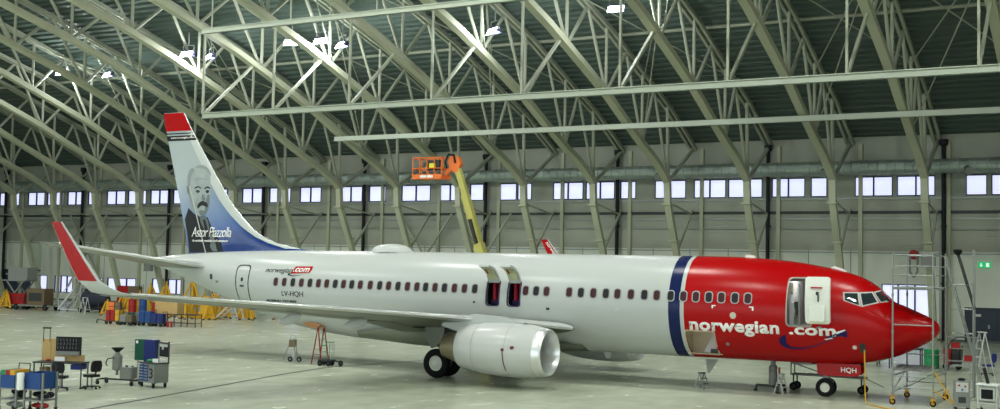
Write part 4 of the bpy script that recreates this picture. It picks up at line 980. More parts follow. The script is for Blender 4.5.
# ---- nose tail-stand jack
t=thing('fuselage_jack','tripod fuselage jack with ribbed cylinder under the red nose section','jack',(-6.15,.35,0))
b=MB(); pr=[(.25,.16)]
for q in range(9): pr+=[(.32+q*.075,.16),(.345+q*.075,.175),(.37+q*.075,.16)]
pr+=[(1.0,.15),(1.02,.10),(1.2,.10)]
b.lathe(pr,(0,0,0),2,18); b.build('cylinder',greyeq,t,True)
for k in range(3):
    a=math.radians(-60+120*k); c_,s_=math.cos(a),math.sin(a)
    b=MB(); b.bar((0,0,.22),(.62*c_,.62*s_,.22),.09,.09); b.bar((.62*c_,.62*s_,.25),(.68*c_,.68*s_,.02),.08); b.build('leg',darkm,t)
    b=MB(); b.lathe([(0,.09),(.05,.08)],(.68*c_,.68*s_,0),2,10); b.build('foot',black,t)
b=MB(); b.tube((.25,-.02,.5),(.25,-.02,.95),.04,8); b.build('hand_pump',redeq,t)
# ---- towing/steering trolley behind nose gear
t=thing('nose_gear_dolly','low metal trolley frame standing behind the aircraft nose wheel','trolley',(-4.5,1.4,0))
b=MB(); b.tube((-1.2,0,.62),(1.6,0,.62),.03,8); b.tube((-1.2,.6,.62),(1.6,.6,.62),.03,8); b.tube((-1.2,0,.62),(-1.2,0,1.1),.03,8); b.tube((1.0,0,.62),(1.0,0,.9),.03,8); b.tube((-1.2,.6,.62),(-1.2,.6,1.1),.03,8); b.tube((-1.2,0,1.1),(.4,0,.62),.025,8); b.bar((-1.2,0,.62),(-1.2,.6,.62),.05); b.bar((1.6,0,.62),(1.6,.6,.62),.05); b.build('frame',steel,t)
for x_,y_ in ((-1.1,0),(1.5,0),(-1.1,.6),(1.5,.6)):
    b=MB(); b.wheel((x_,y_,.16),.16,.09,1,n=16); b.cur=1; b.bar((x_,y_,.16),(x_,y_,.62),.05); b.build('wheel',[tyre,darkm],t)
b=MB(); b.bb(-1.2,-.4,.0,.6,1.02,1.2); b.build('tray',lgrey,t)
b=MB(); b.tube((1.6,.3,.6),(2.3,.3,.30),.02,6); b.build('tow_handle',steel,t)
# hose hanging from the nose
b=MB(); pts=[(-2.40,-1.42,1.90),(-2.38,-1.45,1.2),(-2.36,-1.5,.4),(-2.3,-1.7,.06),(-1.9,-2.4,.03),(-1.2,-3.1,.03),(-.3,-3.6,.03),(1.2,-4.0,.03)]
b.path(pts,.022,8); tag(b.build('air_hose',yellow,None,True),'thin yellow hose hanging from the nose and lying on the floor','hose')
# ---- control cabinet and monitor cart (bottom right)
t=thing('control_cabinet','grey electrical control cabinet on the floor right of the scaffold','cabinet',(.86,-1.3,0),math.radians(10))
b=MB(); b.rbox((0,0,.55),(.52,.45,.9),.02,2); b.build('body',greyeq,t)
b=MB(); b.bb(-.2,.2,-.235,-.22,.62,.95); b.build('switch_panel',lgrey,t)
for x_,z_,m in ((-.1,.85,redeq),(.1,.82,redeq),(0,.7,blueeq)):
    b=MB(); b.lathe([(-.26,.035),(-.23,.035)],(x_,0,z_),1,10); b.build('switch_knob',m,t)
b=MB(); b.bb(-.12,.12,-.24,-.22,.25,.45); b.build('socket',darkm,t)
for x_ in (-.2,.2):
    for y_ in (-.17,.17): caster(t,x_,y_,.05)
b=MB(); b.ball((0,0,1.04),(.13,.1,.05)); b.build('lid_knob',black,t,True)
t=thing('monitor_cart','small cart with a dark screen and white top at the bottom right corner','cart',(1.75,-1.45,0),math.radians(-8))
for x_ in (-.3,.3):
    for y_ in (-.25,.25):
        b=MB(); b.bar((x_,y_,.12),(x_,y_,.92),.04); b.build('post',lgrey,t); caster(t,x_,y_,.05)
b=MB(); b.bb(-.36,.36,-.3,.3,.92,.96); b.build('top',wht,t)
b=MB(); b.bb(-.33,.33,-.28,.28,.30,.33); b.build('shelf',lgrey,t)
b=MB(); b.rbox((0,-.1,.62),(.5,.34,.42),.02,1); b.build('monitor_case',lgrey,t)
b=MB(); b.bb(-.19,.19,-.285,-.27,.46,.78); b.build('screen',black,t)
b=MB(); b.box((-.1,.05,1.22),(.03,.36,.55),Matrix.Rotation(-.25,3,'Y')); tag(b.build('laptop_lid',blackp,t))
# ---- swivel chairs
def chair(loc,rot,label,m=blackp,group='swivel chairs'):
    t=thing('office_chair',label,'chair',loc,rot,group)
    b=MB(); b.rbox((0,0,.47),(.46,.46,.09),.06,2); b.build('seat',m,t)
    b=MB(); rg=[]
    for z_,w_,y_ in ((.62,.16,.24),(.70,.21,.26),(.85,.22,.28),(.98,.19,.29),(1.02,.12,.29)): rg.append([(-w_,y_-.03,z_),(w_,y_-.03,z_),(w_*.9,y_+.04,z_),(-w_*.9,y_+.04,z_)])
    b.loft(rg); b.build('backrest',m,t)
    b=MB(); b.bar((0,.18,.44),(0,.29,.7),.06,.03); b.build('back_support',darkm,t)
    b=MB(); b.tube((0,0,.10),(0,0,.43),.03,8); b.build('gas_column',steel,t)
    b=MB()
    for k in range(5): a=2*PI*k/5+.3; b.bar((0,0,.11),(.30*math.cos(a),.30*math.sin(a),.08),.045,.035)
    b.build('star_base',darkm,t)
    for k in range(5):
        a=2*PI*k/5+.3; b=MB(); b.wheel((.30*math.cos(a),.30*math.sin(a),.035),.035,.04,1,n=10); b.build('caster',[tyre,darkm],t)
    return t
chair((-27.2,-15.6,0),math.radians(-150),'black swivel chair in front of the workbench, left one of two')
chair((-26.75,-14.6,0),math.radians(-100),'black swivel chair at the right end of the workbench')
chair((.5,14.0,0),math.radians(-60),'dark blue swivel chair by the dark gate at the right edge',bluedk)
# ---- workbench with pegboard
t=thing('tool_workbench','black steel workbench with wooden back board and tool board','workbench',(-27.95,-15.0,0),math.radians(22)); t.scale=(.76,.9,1)
for x_ in (-1.05,.0,1.25):
    for y_ in (-.3,.3):
        b=MB(); b.bar((x_,y_,.0),(x_,y_,.9),.045); b.build('leg',darkm,t)
    b=MB(); b.bar((x_,-.35,.03),(x_,.35,.03),.05); b.build('foot_bar',darkm,t)
b=MB(); b.bb(-1.1,1.3,-.36,.36,.88,.93); b.build('bench_top',darkm,t)
b=MB(); b.bb(-1.05,-.62,.30,.34,.93,1.70); b.bb(-.6,.2,.30,.34,.93,1.72); b.bb(.2,1.05,.30,.34,.93,1.15); b.build('back_board',wood,t)
b=MB(); b.bb(-.35,.0-.0+.9,.26,.30,1.15,1.80); bo=b.build('tool_board',blackp,t)
random.seed(3)
for i in range(7):
    for j in range(3):
        b=MB(); x_=-.25+i*.15; z_=1.36+j*.14; b.bar((x_,.245,z_),(x_+random.uniform(-.03,.03),.245,z_+.09),.016); b.build('hanging_tool',greyeq,bo)
b=MB(); b.bb(-.3,.85,.16,.26,1.15,1.28); b.build('tool_shelf',greyeq,bo)
b=MB(); b.bb(-.35,.15,.18,.3,.93,1.08); b.build('document_box',wht,t)
b=MB(); b.ball((-.55,.0,.97),(.12,.08,.05)); b.build('rag',redeq,t)
b=MB(); b.tube((-1.0,.3,1.6),(-1.0,.3,2.1),.02,6); b.tube((-.68,.3,1.6),(-.68,.3,2.1),.02,6); b.tube((-1.04,.3,2.1),(-.64,.3,2.1),.035,6); b.build('lamp_arch',darkm,t)
b=MB(); b.bb(.75,1.25,-.34,.2,.68,.86); b.build('drawer_box',bluedk,t)
b=MB(); b.bb(-.9,-.55,-.1,.2,.5,.72); b.bb(-.35,-.1,-.1,.1,.55,.85); b.build('hanging_bin',brown,t)
# ---- vacuum / gun stand trolley
t=thing('fluid_cart','grey funnel-topped fluid drain cart on castors','cart',(-27.05,-13.0,0),math.radians(12))
b=MB(); b.bar((-.75,0,.19),(.75,0,.19),.06); b.bar((-.72,-.3,.19),(-.72,.3,.19),.05); b.bar((.7,-.3,.19),(.7,.3,.19),.05); b.build('base_frame',darkm,t)
for x_ in (-.72,.7):
    for y_ in (-.28,.28): caster(t,x_,y_,.08)
b=MB(); b.lathe([(.35,.05),(.5,.05),(.55,.18),(1.05,.18),(1.12,.10),(1.2,.07),(1.32,.20),(1.34,.22)],(-.1,0,0),2,18); b.build('drain_tank',greyeq,t,True)
b=MB(); b.lathe([(1.2,.08),(1.34,.225),(1.36,.225)],(-.1,0,0),2,18); b.build('funnel',black,t,True)
b=MB(); b.path([(-.1,-.18,1.0),(-.35,-.25,.95),(-.42,-.25,.78),(-.34,-.25,.70)],.02,6); b.build('hose',darkm,t)
b=MB(); b.rbox((.38,0,.45),(.5,.42,.42),.04,2); b.build('waste_tank',greyeq,t)
b=MB(); b.lathe([(.66,.05),(.72,.05)],(.3,0,0),2,10); b.lathe([(.66,.04),(.7,.04)],(.48,.1,0),2,10); b.build('tank_cap',darkm,t)
# ---- tool cabinet number 3 and panels
t=thing('tool_cabinet','blue drawer tool cabinet with grey side marked 3','tool cabinet',(-25.5,-12.85,0),math.radians(-14))
b=MB(); b.rbox((0,0,.53),(1.0,.62,.68),.02,2); b.build('body',greyeq,t)
for c_ in (-.30,.0):
    for j in range(6):
        b=MB(); b.bb(c_-.14,c_+.13,-.33,-.30,.24+j*.105,.325+j*.105); dr_=b.build('drawer',blueeq,t)
        q=MB(); q.bb(c_-.12,c_+.11,-.345,-.33,.305+j*.105,.318+j*.105); q.build('drawer_handle',lgrey,dr_)
tm=textmesh('3',.02); me=tm; 
for v in me.vertices: v.co=(.17+v.co.x*.6,-.312,.36+v.co.y*.5)
me.materials.append(letterk); o=bpy.data.objects.new('number_mark',me); COL.objects.link(o); o.parent=t
b=MB(); b.bb(-.52,.52,-.33,.33,.87,.90); b.build('top',darkm,t)
for x_ in (-.38,.38):
    for y_ in (-.24,.24): caster(t,x_,y_,.08)
b=MB(); b.ball((-.15,-.05,.95),(.2,.12,.06)); b.build('green_cloth',greeneq,t,True)
b=MB(); b.bar((-.18,.28,.9),(-.18,.28,1.66),.04); b.bar((.5,.28,.9),(.5,.28,1.66),.04); b.bar((-.18,.28,1.6),(.5,.28,1.6),.05); b.build('frame',darkm,t)
b=MB(); b.bb(-.14,.48,.26,.29,1.10,1.56); b.build('tool_board',blackp,t)
b=MB(); b.bb(-.1,.44,.24,.26,1.46,1.55); b.bb(.1,.2,.24,.26,1.36,1.5); b.build('label_strip',lgrey,t)
b=MB(); b.bb(.05,.45,-.1,.2,.91,1.03); b.build('white_box',wht,t)
b=MB(); b.bar((.46,-.1,.9),(.46,-.1,1.6),.03); b.build('post',steel,t)
t=thing('cable_cabinet','tall dark green and blue panelled cabinet standing behind the tool cabinet','cabinet',(-26.75,-11.95,0),math.radians(10))
b=MB(); b.bb(-.42,-.02,-.16,.16,.85,1.62); b.build('green_panel',greendk,t)
b=MB(); b.bb(-.02,.45,-.16,.16,.80,1.62); b.build('blue_panel',bluedk,t)
b=MB(); b.bar((-.38,0,.06),(-.38,0,.85),.05); b.bar((.4,0,.06),(.4,0,.85),.05); b.bar((-.38,-.3,.05),(-.38,.3,.05),.06); b.bar((.4,-.3,.05),(.4,.3,.05),.06); b.build('stand',lgrey,t)
b=MB(); b.bb(-.37,-.28,-.17,-.155,1.48,1.58); b.build('label_plate',wht,t)
# ---- blue tub carts bottom left
def tubcart(loc,rot,label,col,things_,wd=.62):
    t=thing('tub_cart',label,'cart',loc,rot,'blue tub carts at the bottom left')
    for x_ in (-wd/2,wd/2):
        for y_ in (-.30,.30):
            b=MB(); b.bar((x_,y_,.14),(x_,y_,1.22),.05); b.build('post',greyeq,t); caster(t,x_,y_,.07)
    b=MB(); o=.05
    b.bb(-wd/2+o,wd/2-o,-.34,-.31,.74,1.22); b.bb(-wd/2+o,wd/2-o,.31,.34,.74,1.22); b.bb(-wd/2+o,-wd/2+o+.03,-.31,.31,.74,1.22); b.bb(wd/2-o-.03,wd/2-o,-.31,.31,.74,1.22); b.bb(-wd/2+o,wd/2-o,-.31,.31,.74,.77); b.build('tub',col,t)
    b=MB(); b.bb(-wd/2,wd/2,-.33,.33,.38,.42); b.bb(-wd/2,wd/2,-.35,-.31,.70,.74); b.build('shelf',greyeq,t)
    b=MB(); b.path([(-wd/2+.1,.34,1.22),(-wd/2+.1,.36,1.42),(wd/2-.1,.36,1.42),(wd/2-.1,.34,1.22)],.015,6); b.build('handle',darkm,t)
    b=MB(); random.seed(len(label))
    for i in range(6): b.ball((random.uniform(-.33,.33),random.uniform(-.2,.2),.50+random.uniform(0,.1)),(random.uniform(.07,.15),.12,random.uniform(.05,.1)),8,6)
    b.build('stored_parts',blackp,t)
    b=MB(); b.ball((.2,-.1,.24),(.22,.12,.09),8,6); b.ball((-.15,.05,.22),(.18,.15,.07),8,6); b.build('rag_bundle',redeq if things_ else greyeq,t)
    return t
b1=tubcart((-23.85,-20.3,0),math.radians(8),'blue tub cart with coloured bin edges, cut by the left edge',blueeq,0)
for k,(m,x0) in enumerate(((greeneq,-.15),(redeq,.02),(yellow,.18))):
    b=MB(); b.bb(x0-.08,x0+.09,-.36,.25,1.13,1.27); b.build('coloured_bin',m,b1)
tubcart((-23.0,-20.1,0),math.radians(8),'blue tub cart with red bundle below, right of the cart with coloured bins',blueeq,1,.66)
b=MB(); b.lathe([(0,.10),(.05,.11),(.3,.10),(.45,.11),(.5,.09)],(0,0,0),2,12); o=b.build('plastic_roll',wht,None,True); 
o.parent=b1; o.location=(.52,-.38,.72)
# ---- small tripod stand and cylinder trolley under the rear fuselage
t=thing('hose_stand','small metal tripod stand with brown box under the rear fuselage','stand',(-28.4,-.9,0),math.radians(20))
for a in (90,210,330):
    a=math.radians(a); b=MB(); b.bar((.08*math.cos(a),.08*math.sin(a),1.05),(.45*math.cos(a),.45*math.sin(a),.05),.035); b.build('leg',steel,t)
b=MB(); b.bb(-.15,.15,-.12,.12,.68,1.0); b.build('box',brown,t)
b=MB(); b.path([(-.15,0,1.0),(-.12,0,1.2),(.12,0,1.2),(.15,0,1.0)],.02,6); b.build('handle',lgrey,t)
for x_ in (-.05,.38): b=MB(); b.wheel((x_,-.2,.12),.12,.07,1,n=14); b.build('wheel',[tyre,greyeq],t)
b=MB(); b.lathe([(.08,.10),(.45,.10),(.5,.04)],(.05,.05,0),2,12); b.build('bottle',lgrey,t,True)
t=thing('gas_bottle_trolley','low trolley with upright rods and black wheels beside the red step ladder','trolley',(-25.75,-1.75,0),math.radians(15))
t.scale=(.8,.8,.95); b=MB(); b.bb(-.5,.35,-.3,.3,.24,.30); b.bar((.35,0,.25),(.75,0,.18),.05); b.build('deck',darkm,t)
for x_,y_ in ((-.38,-.3),(.12,-.3),(.75,0),(-.38,.3),(.12,.3)): b=MB(); b.wheel((x_,y_,.14),.14,.09,1,n=16); b.build('wheel',[tyre,darkm],t)
for x_ in (-.15,.05,.2,.32): b=MB(); b.tube((x_,.05,.3),(x_,.05,1.15-abs(x_)*.3),.018,6); b.build('rod',greeneq if x_<.1 else steel,t)
b=MB(); b.tube((-.2,.05,1.12),(.3,.05,1.12),.02,6); b.build('push_bar',darkm,t)
# ---- boom lift behind the fuselage
t=thing('boom_lift','telescopic boom lift with orange basket and pale yellow boom behind the fuselage','boom lift',(-27.35,18,0))
B0=Vector((-.2,0,2.1)); B1=Vector((-3.15,0,10.75))
d=(B1-B0)
b=MB(); b.bar(B0,B0+d*.45,.55,.55,up=(0,1,0)); b.build('boom_section',yboom,t)
b=MB(); b.bar(B0+d*.40,B0+d*.8,.44,.44,up=(0,1,0)); b.build('boom_section',yboom,t)
b=MB(); b.bar(B0+d*.75,B1,.34,.34,up=(0,1,0)); b.build('boom_section',yboom,t)
b=MB(); b.bar(B0+d*.45+Vector((.0,-.33,0)),B0+d*.62+Vector((0,-.33,0)),.16,.22,up=(0,1,0)); b.build('boom_lettering_band',darkm,t)
b=MB(); b.prism([(-3.05,10.45),(-2.85,10.95),(-3.0,11.35),(-3.45,11.55),(-3.75,11.2),(-3.6,10.6),(-3.3,10.4)],-.18,.18,1); b.build('jib_bracket',orange,t)
b=MB(); b.path([(-3.2,-.22,11.0),(-3.3,-.24,11.5),(-3.7,-.24,11.55),(-3.9,-.24,11.1),(-3.8,-.24,10.7)],.06,8); b.build('cable_loop',black,t)
bk=MB(); x0,x1,y0,y1,z0,z1=-6.1,-4.0,-.55,.55,10.0,11.35
bk.bb(x0,x1,y0,y1,z0,z0+.06); bk.bb(x0,x1,y0-.01,y0+.02,z0,z0+.30); bk.bb(x0,x1,y1-.02,y1,z0,z0+.30)
for y_ in (y0,y1):
    for z_ in (.68,1.35): bk.tube((x0,y_,z0+z_),(x1,y_,z0+z_),.035,8)
    for k in range(5): bk.tube((x0+(x1-x0)*k/4,y_,z0),(x0+(x1-x0)*k/4,y_,z1),.035,8)
for x_ in (x0,x1):
    for z_ in (.68,1.35): bk.tube((x_,y0,z0+z_),(x_,y1,z0+z_),.035,8)
bs=bk.build('basket',orange,t)
b=MB(); b.bb(-5.15,-4.25,-.45,-.15,10.55,11.2); b.build('control_console',darkm,bs)
b=MB(); b.bb(-4.95,-4.5,-.47,-.45,10.72,11.0); b.build('console_label',mat('label_yellow',(.75,.75,.05),.5),bs)
b=MB(); b.bb(-5.6,-4.6,-.575,-.56,10.08,10.24); b.build('basket_label',wht,bs)
b=MB(); b.bar((-4.0,0,10.3),(-3.4,0,10.9),.2,.25); b.build('basket_arm',orange,t)
b=MB(); b.rbox((0,0,.85),(2.6,1.8,.5),.1,2); b.build('chassis',darkm,t)
for x_ in (-1.1,1.1):
    for y_ in (-.95,.95): b=MB(); b.wheel((x_,y_,.48),.48,.36,1); b.build('wheel',[tyre,yboom],t)
b=MB(); b.rbox((.3,0,1.5),(2.4,1.6,.8),.15,2); b.build('turntable',yboom,t)
# ---- yellow tripod jacks
def jack(loc,h,label,rot=0,m=yellow,sp=.42,group='yellow tripod jacks in the far left background'):
    t=thing('tripod_jack',label,'jack',loc,rot,group)
    b=MB(); b.lathe([(.18,.16),(h*.62,.16),(h*.63,.11),(h*.9,.11),(h*.91,.07),(h,.07)],(0,0,0),2,12); b.build('cylinder',m,t,True)
    for k in range(3):
        a=math.radians(90+120*k+15); c_,s_=math.cos(a),math.sin(a); r=h*sp
        b=MB(); b.tube((.14*c_,.14*s_,h*.85),(r*c_,r*s_,.08),.085,8); b.tube((.12*c_,.12*s_,.28),(r*.9*c_,r*.9*s_,.16),.06,8); b.build('leg',m,t)
        b=MB(); b.lathe([(0,.12),(.08,.10)],(r*c_,r*s_,0),2,10); b.build('foot',darkm,t)
    b=MB(); pts=[(h*.27*math.cos(math.radians(105+120*k)),h*.27*math.sin(math.radians(105+120*k)),h*.42) for k in range(4)]; b.path(pts,.035,6); b.build('brace_ring',m,t)
    return t
JK=[(-81.9,25.5,1.5,'yellow tripod jack at the left picture edge'),(-80.2,25.8,1.45,'yellow tripod jack second from the left picture edge'),(-79.2,28.2,1.6,'yellow tripod jack left of the red cart'),
(-68.0,27.4,1.7,'yellow tripod jack just right of the winglet foot'),(-66.6,26.6,1.5,'yellow tripod jack behind the red and yellow cart'),(-65.3,27.8,2.6,'tall yellow tripod jack above the wing, left one'),(-63.2,27.4,2.8,'tall yellow tripod jack above the wing, middle one'),(-61.7,25.4,2.1,'shorter yellow tripod jack right of the middle tall one'),(-60.0,27.0,3.25,'tallest yellow tripod jack, close to the tailplane'),(-58.6,28.2,2.4,'yellow tripod jack under the tail cone'),(-57.0,27.4,1.6,'yellow tripod jack right of the plywood crate'),(-55.6,28.5,1.9,'yellow tripod jack behind the orange yellow cone'),(-59.2,25.4,1.4,'low yellow tripod jack behind the table'),(-52.6,29,1.5,'yellow tripod jack just left of the service door')]
JK+=[(-60.3,23.9,1.4,'yellow tripod jack beneath the wing, right behind the steel table'),(-57.9,24.0,1.3,'yellow tripod jack beneath the wing, just left of the pyramid stand'),(-55.9,24.4,1.2,'yellow tripod jack right in front of the pyramid stand'),(-65.6,23.4,1.3,'yellow tripod jack left of the striped barrier cart'),(-83.6,28.5,1.6,'yellow tripod jack cut by the left picture edge'),(-79.6,29.2,1.2,'yellow tripod jack half hidden behind the red box cart'),(-68.0,29.3,1.9,'yellow tripod jack close to the wall under the wing tip'),(-64.3,25.2,1.3,'low yellow tripod jack above the striped barrier cart'),(-61.0,29.5,1.9,'yellow tripod jack between the two tall ones and the downpipe'),(-57.6,30.0,2.9,'yellow tripod jack nearest the wall under the tail cone'),(-54.0,26.6,1.4,'yellow tripod jack just left of the small grey step platform')]
for x_,y_,h,lb in JK: jack((x_,y_,0),h,lb,random.uniform(0,2))
t=thing('axle_stand','solid orange yellow pyramid stand below the rear fuselage','stand',(-57.3,25.8,0),.2)
b=MB(); b.loft([[(-.95,-.7,.02),(.95,-.7,.02),(.95,.7,.02),(-.95,.7,.02)],[(-.95,-.7,.22),(.95,-.7,.22),(.95,.7,.22),(-.95,.7,.22)]]); b.build('base',yellow,t)
b=MB(); b.loft([[(-.6,-.4,.22),(.6,-.4,.22),(.6,.4,.22),(-.6,.4,.22)],[(-.18,-.15,1.75),(.18,-.15,1.75),(.18,.15,1.75),(-.18,.15,1.75)]]); b.build('pyramid',yellow,t)
b=MB(); b.tube((0,0,1.75),(0,0,2.0),.07,10); b.build('screw',steel,t)
# ---- carts and crates in the left middle distance
def hand_cart(loc,rot,label,cols,wd=.9,h=.85,cat='cart',group=None,bar=False,name='service_cart'):
    t=thing(name,label,cat,loc,rot,group)
    b=MB(); b.bb(-wd/2,wd/2,-.3,.3,.2,.26); b.build('deck',darkm,t)
    n=len(cols)
    for i,m in enumerate(cols):
        x0=-wd/2+wd*i/n; b=MB(); b.rbox((x0+wd/n/2,0,.26+(h-.26)/2),(wd/n-.03,.5,h-.26),.04,2); bx=b.build('box',m,t)
        b=MB(); b.bb(x0+.06,x0+wd/n-.06,-.265,-.25,.26+(h-.26)*.62,.26+(h-.26)*.66); b.build('latch_strip',darkm,bx)
    for x_ in (-wd/2+.1,wd/2-.1):
        for y_ in (-.24,.24): b=MB(); b.wheel((x_,y_,.13),.13,.08,1,n=14); b.build('wheel',[tyre,darkm],t)
    b=MB(); b.path([(wd/2,-.25,.26),(wd/2+.06,-.25,h+.12),(wd/2+.06,.25,h+.12),(wd/2,.25,.26)],.02,6); b.build('push_handle',darkm,t)
    if bar: b=MB(); b.bar((-wd/2,0,.24),(-wd/2-.8,0,.30),.06); b.bar((-wd/2-.8,0,.30),(-wd/2-.85,0,.05),.06); b.build('tow_bar',darkm,t)
    return t
hand_cart((-56.2,15.0,0),.2,'red and yellow cart with a long tow bar left of the grey tubs',[redeq,redeq,yellow],1.1,1.0,bar=True)
hand_cart((-54.9,15.8,0),.2,'dark green and grey tub cart right of the red and yellow cart',[greendk,greyeq],1.0,.85)
hand_cart((-54.7,14.8,0),.1,'low brown and grey box cart left of the teal bins',[greyeq,brown],1.1,.72)
hand_cart((-53.5,15.35,0),.1,'teal blue wheeled bin cart, left of the dark blue one',[blueeq,blueeq],1.05,1.0)
hand_cart((-52.35,15.3,0),.1,'dark navy blue wheeled bin cart under the plywood crate',[bluedk,bluedk],.95,.88)
t=thing('steel_table','long low steel frame table below the plywood crate','table',(-51.4,16.2,0),.12)
b=MB(); b.bb(-1.7,1.7,-.4,.4,.82,.87); b.build('table_top',darkm,t)
for x_ in (-1.65,-.6,.5,1.65):
    for y_ in (-.36,.36): b=MB(); b.bar((x_,y_,0),(x_,y_,.82),.05); b.build('leg',darkm,t)
b=MB(); b.bar((-1.65,-.36,.25),(1.65,-.36,.25),.04); b.bar((-1.65,.36,.25),(1.65,.36,.25),.04); b.build('stretcher',darkm,t)
for i in range(2): 
    b=MB(); b.lathe([(0,.08),(.34,.08),(.38,.04),(.44,.04)],(0,0,0),2,12); o=b.build('spray_bottle',redeq,None,True,loc=(-51.4+i*.35,15.2,0)); tag(o,['red bottle standing on the floor under the steel table, left of two','red bottle standing on the floor under the steel table, right of two'][i],'bottle','red bottles under the steel table')
t=thing('plywood_crate','big pale plywood crate standing on the steel table under the wing','crate',(-52.2,16.25,.87),.12)
b=MB(); b.bb(-1.0,.85,-.38,.38,.0,.98); b.build('box',wood,t)
b=MB(); b.bb(-1.02,.87,-.39,.39,.94,1.0); b.bb(-.4,.1,-.40,-.38,.80,.84); b.build('lid',wood,t)
def drum(loc,label,m,h=1.25,r=.35,cat='drum'):
    t=thing('oil_drum',label,cat,loc); b=MB(); b.lathe([(0,r),(.02,r*1.03),(h*.33,r),(h*.34,r*1.04),(h*.36,r),(h*.64,r),(h*.66,r*1.04),(h*.68,r),(h-.02,r*1.03),(h,r*.95)],(0,0,0),2,18); b.build('drum_body',m,t,True)
    b=MB(); b.lathe([(h,.05),(h+.04,.05)],(r*.5,0,0),2,8); b.build('cap',lgrey,t); return t
drum((-61.1,22.7,0),'blue drum standing left of the plywood crate',blueeq,1.5,.30)
drum((-61.9,22.4,0),'dark red drum left of the blue drum',redeq,1.45,.30)
hand_cart((-59.0,22.2,0),0,'red fire extinguisher trolley between blue drum and plywood crate',[redeq,brown],.95,1.3)
hand_cart((-62.9,21.6,0),.4,'orange striped barrier cart left of the dark red drum',[orange,brown],1.0,1.2)
# far left
hand_cart((-79.6,26.4,0),.1,'red box cart at the far left in front of the dark gate',[redeq,redeq],1.9,1.35)
t=thing('work_platform','grey lifting work platform with box on crossed legs at the left edge','platform',(-80.6,27.5,0),.1)
b=MB(); b.bb(-1.4,1.2,-.7,.7,2.4,2.5); b.bb(-.9,1.3,-.6,.6,2.5,3.6); b.build('deck_box',greyeq,t)
b=MB()
for y_ in (-.6,.6): b.bar((-1.0,y_,.25),(.9,y_,2.4),.1); b.bar((.9,y_,.25),(-1.0,y_,2.4),.1)
b.build('scissor_legs',greyeq,t)
b=MB(); b.bb(-1.2,1.2,-.7,.7,.15,.28); b.build('base',darkm,t)
for x_ in (-1,1):
    for y_ in (-.6,.6): b=MB(); b.wheel((x_,y_,.18),.18,.1,1,n=14); b.build('wheel',[tyre,darkm],t)
t=thing('equipment_trailer','flat brown and dark equipment trailer in front of the low windows','trailer',(-76.3,25.7,0),.1)
b=MB(); b.bb(-2.2,2.0,-.7,.7,.35,.45); b.build('deck',greyeq,t)
b=MB(); b.rbox((.3,0,1.15),(1.9,1.2,1.4),.05,2); b.build('power_unit',brown,t)
b=MB(); b.bb(-.4,1.0,-.62,-.6,.8,1.5); b.build('grille',darkm,t)
b=MB(); b.bar((2.0,0,.4),(3.2,0,.5),.08); b.build('tow_bar',steel,t)
for x_ in (-1.7,1.5):
    for y_ in (-.65,.65): b=MB(); b.wheel((x_,y_,.26),.26,.16,1,n=16); b.build('wheel',[tyre,darkm],t)
# maintenance stairs
t=thing('maintenance_stairs','grey wheeled aircraft access stairs at the foot of the winglet','stairs',(-72.5,26.2,0),.0)
for y_ in (-.45,.45):
    b=MB(); b.bar((-1.3,y_,.15),(.5,y_,1.95),.10,.16); b.build('stringer',lgrey,t)
    b=MB(); b.bar((-1.3,y_,1.1),(.5,y_,2.9),.045); b.bar((.5,y_,2.9),(1.3,y_,2.9),.045); b.bar((-1.3,y_,.2),(-1.3,y_,1.1),.045); b.bar((.5,y_,.2),(.5,y_,2.9),.05); b.bar((1.3,y_,.1),(1.3,y_,2.9),.05); b.build('handrail',lgrey,t)
for k in range(7):
    b=MB(); b.bb(-1.25+k*.27,-1.0+k*.27,-.43,.43,.34+k*.26,.37+k*.26); b.build('tread',steel,t)
b=MB(); b.bb(.5,1.35,-.45,.45,1.95,2.02); b.build('landing',steel,t)
b=MB(); b.bar((-1.3,-.45,.18),(1.35,-.45,.18),.07); b.bar((-1.3,.45,.18),(1.35,.45,.18),.07); b.bar((.5,-.45,.2),(1.3,-.45,1.9),.05); b.build('base_frame',lgrey,t)
for x_ in (-1.2,1.2):
    for y_ in (-.45,.45): b=MB(); b.wheel((x_,y_,.13),.13,.08,1,n=12); b.build('wheel',[tyre,darkm],t)
# engine stand with dark engine
t=thing('engine_stand','dark covered engine on a transport stand under the winglet','engine',(-69.9,26.2,0),.1)
b=MB(); b.lathe([(-1.2,.35),(-1.1,.62),(-.4,.72),(.4,.68),(1.0,.5),(1.3,.32)],(0,0,1.15),0,18); b.build('covered_engine',mat('tarpaulin',(.03,.035,.05),.7),t,True)
b=MB(); b.bar((-1.3,-.6,.3),(1.3,-.6,.3),.1); b.bar((-1.3,.6,.3),(1.3,.6,.3),.1)
for x_ in (-.8,.8): b.bar((x_,-.6,.3),(x_,-.5,1.1),.08); b.bar((x_,.6,.3),(x_,.5,1.1),.08); b.bar((x_,-.6,.3),(x_,.6,.3),.08)
b.build('cradle',darkm,t)
for x_ in (-1.1,1.1):
    for y_ in (-.6,.6): b=MB(); b.wheel((x_,y_,.2),.2,.12,1,n=14); b.build('wheel',[tyre,darkm],t)
aframe('trestle','white A-shaped trestle standing right of the dark covered engine',(-69.4,24.6,0),.1,1.3,.6,lgrey,2,.6)
t['category']='trestle'
hand_cart((-73.4,29.4,0),0,'dark red ground power cart behind the stairs by the low windows',[darkm,brown],2.2,1.9)
hand_cart((-70.3,30.4,0),0,'red cabinet on wheels beyond the wing by the low windows',[redeq,brown],2.6,2.2)
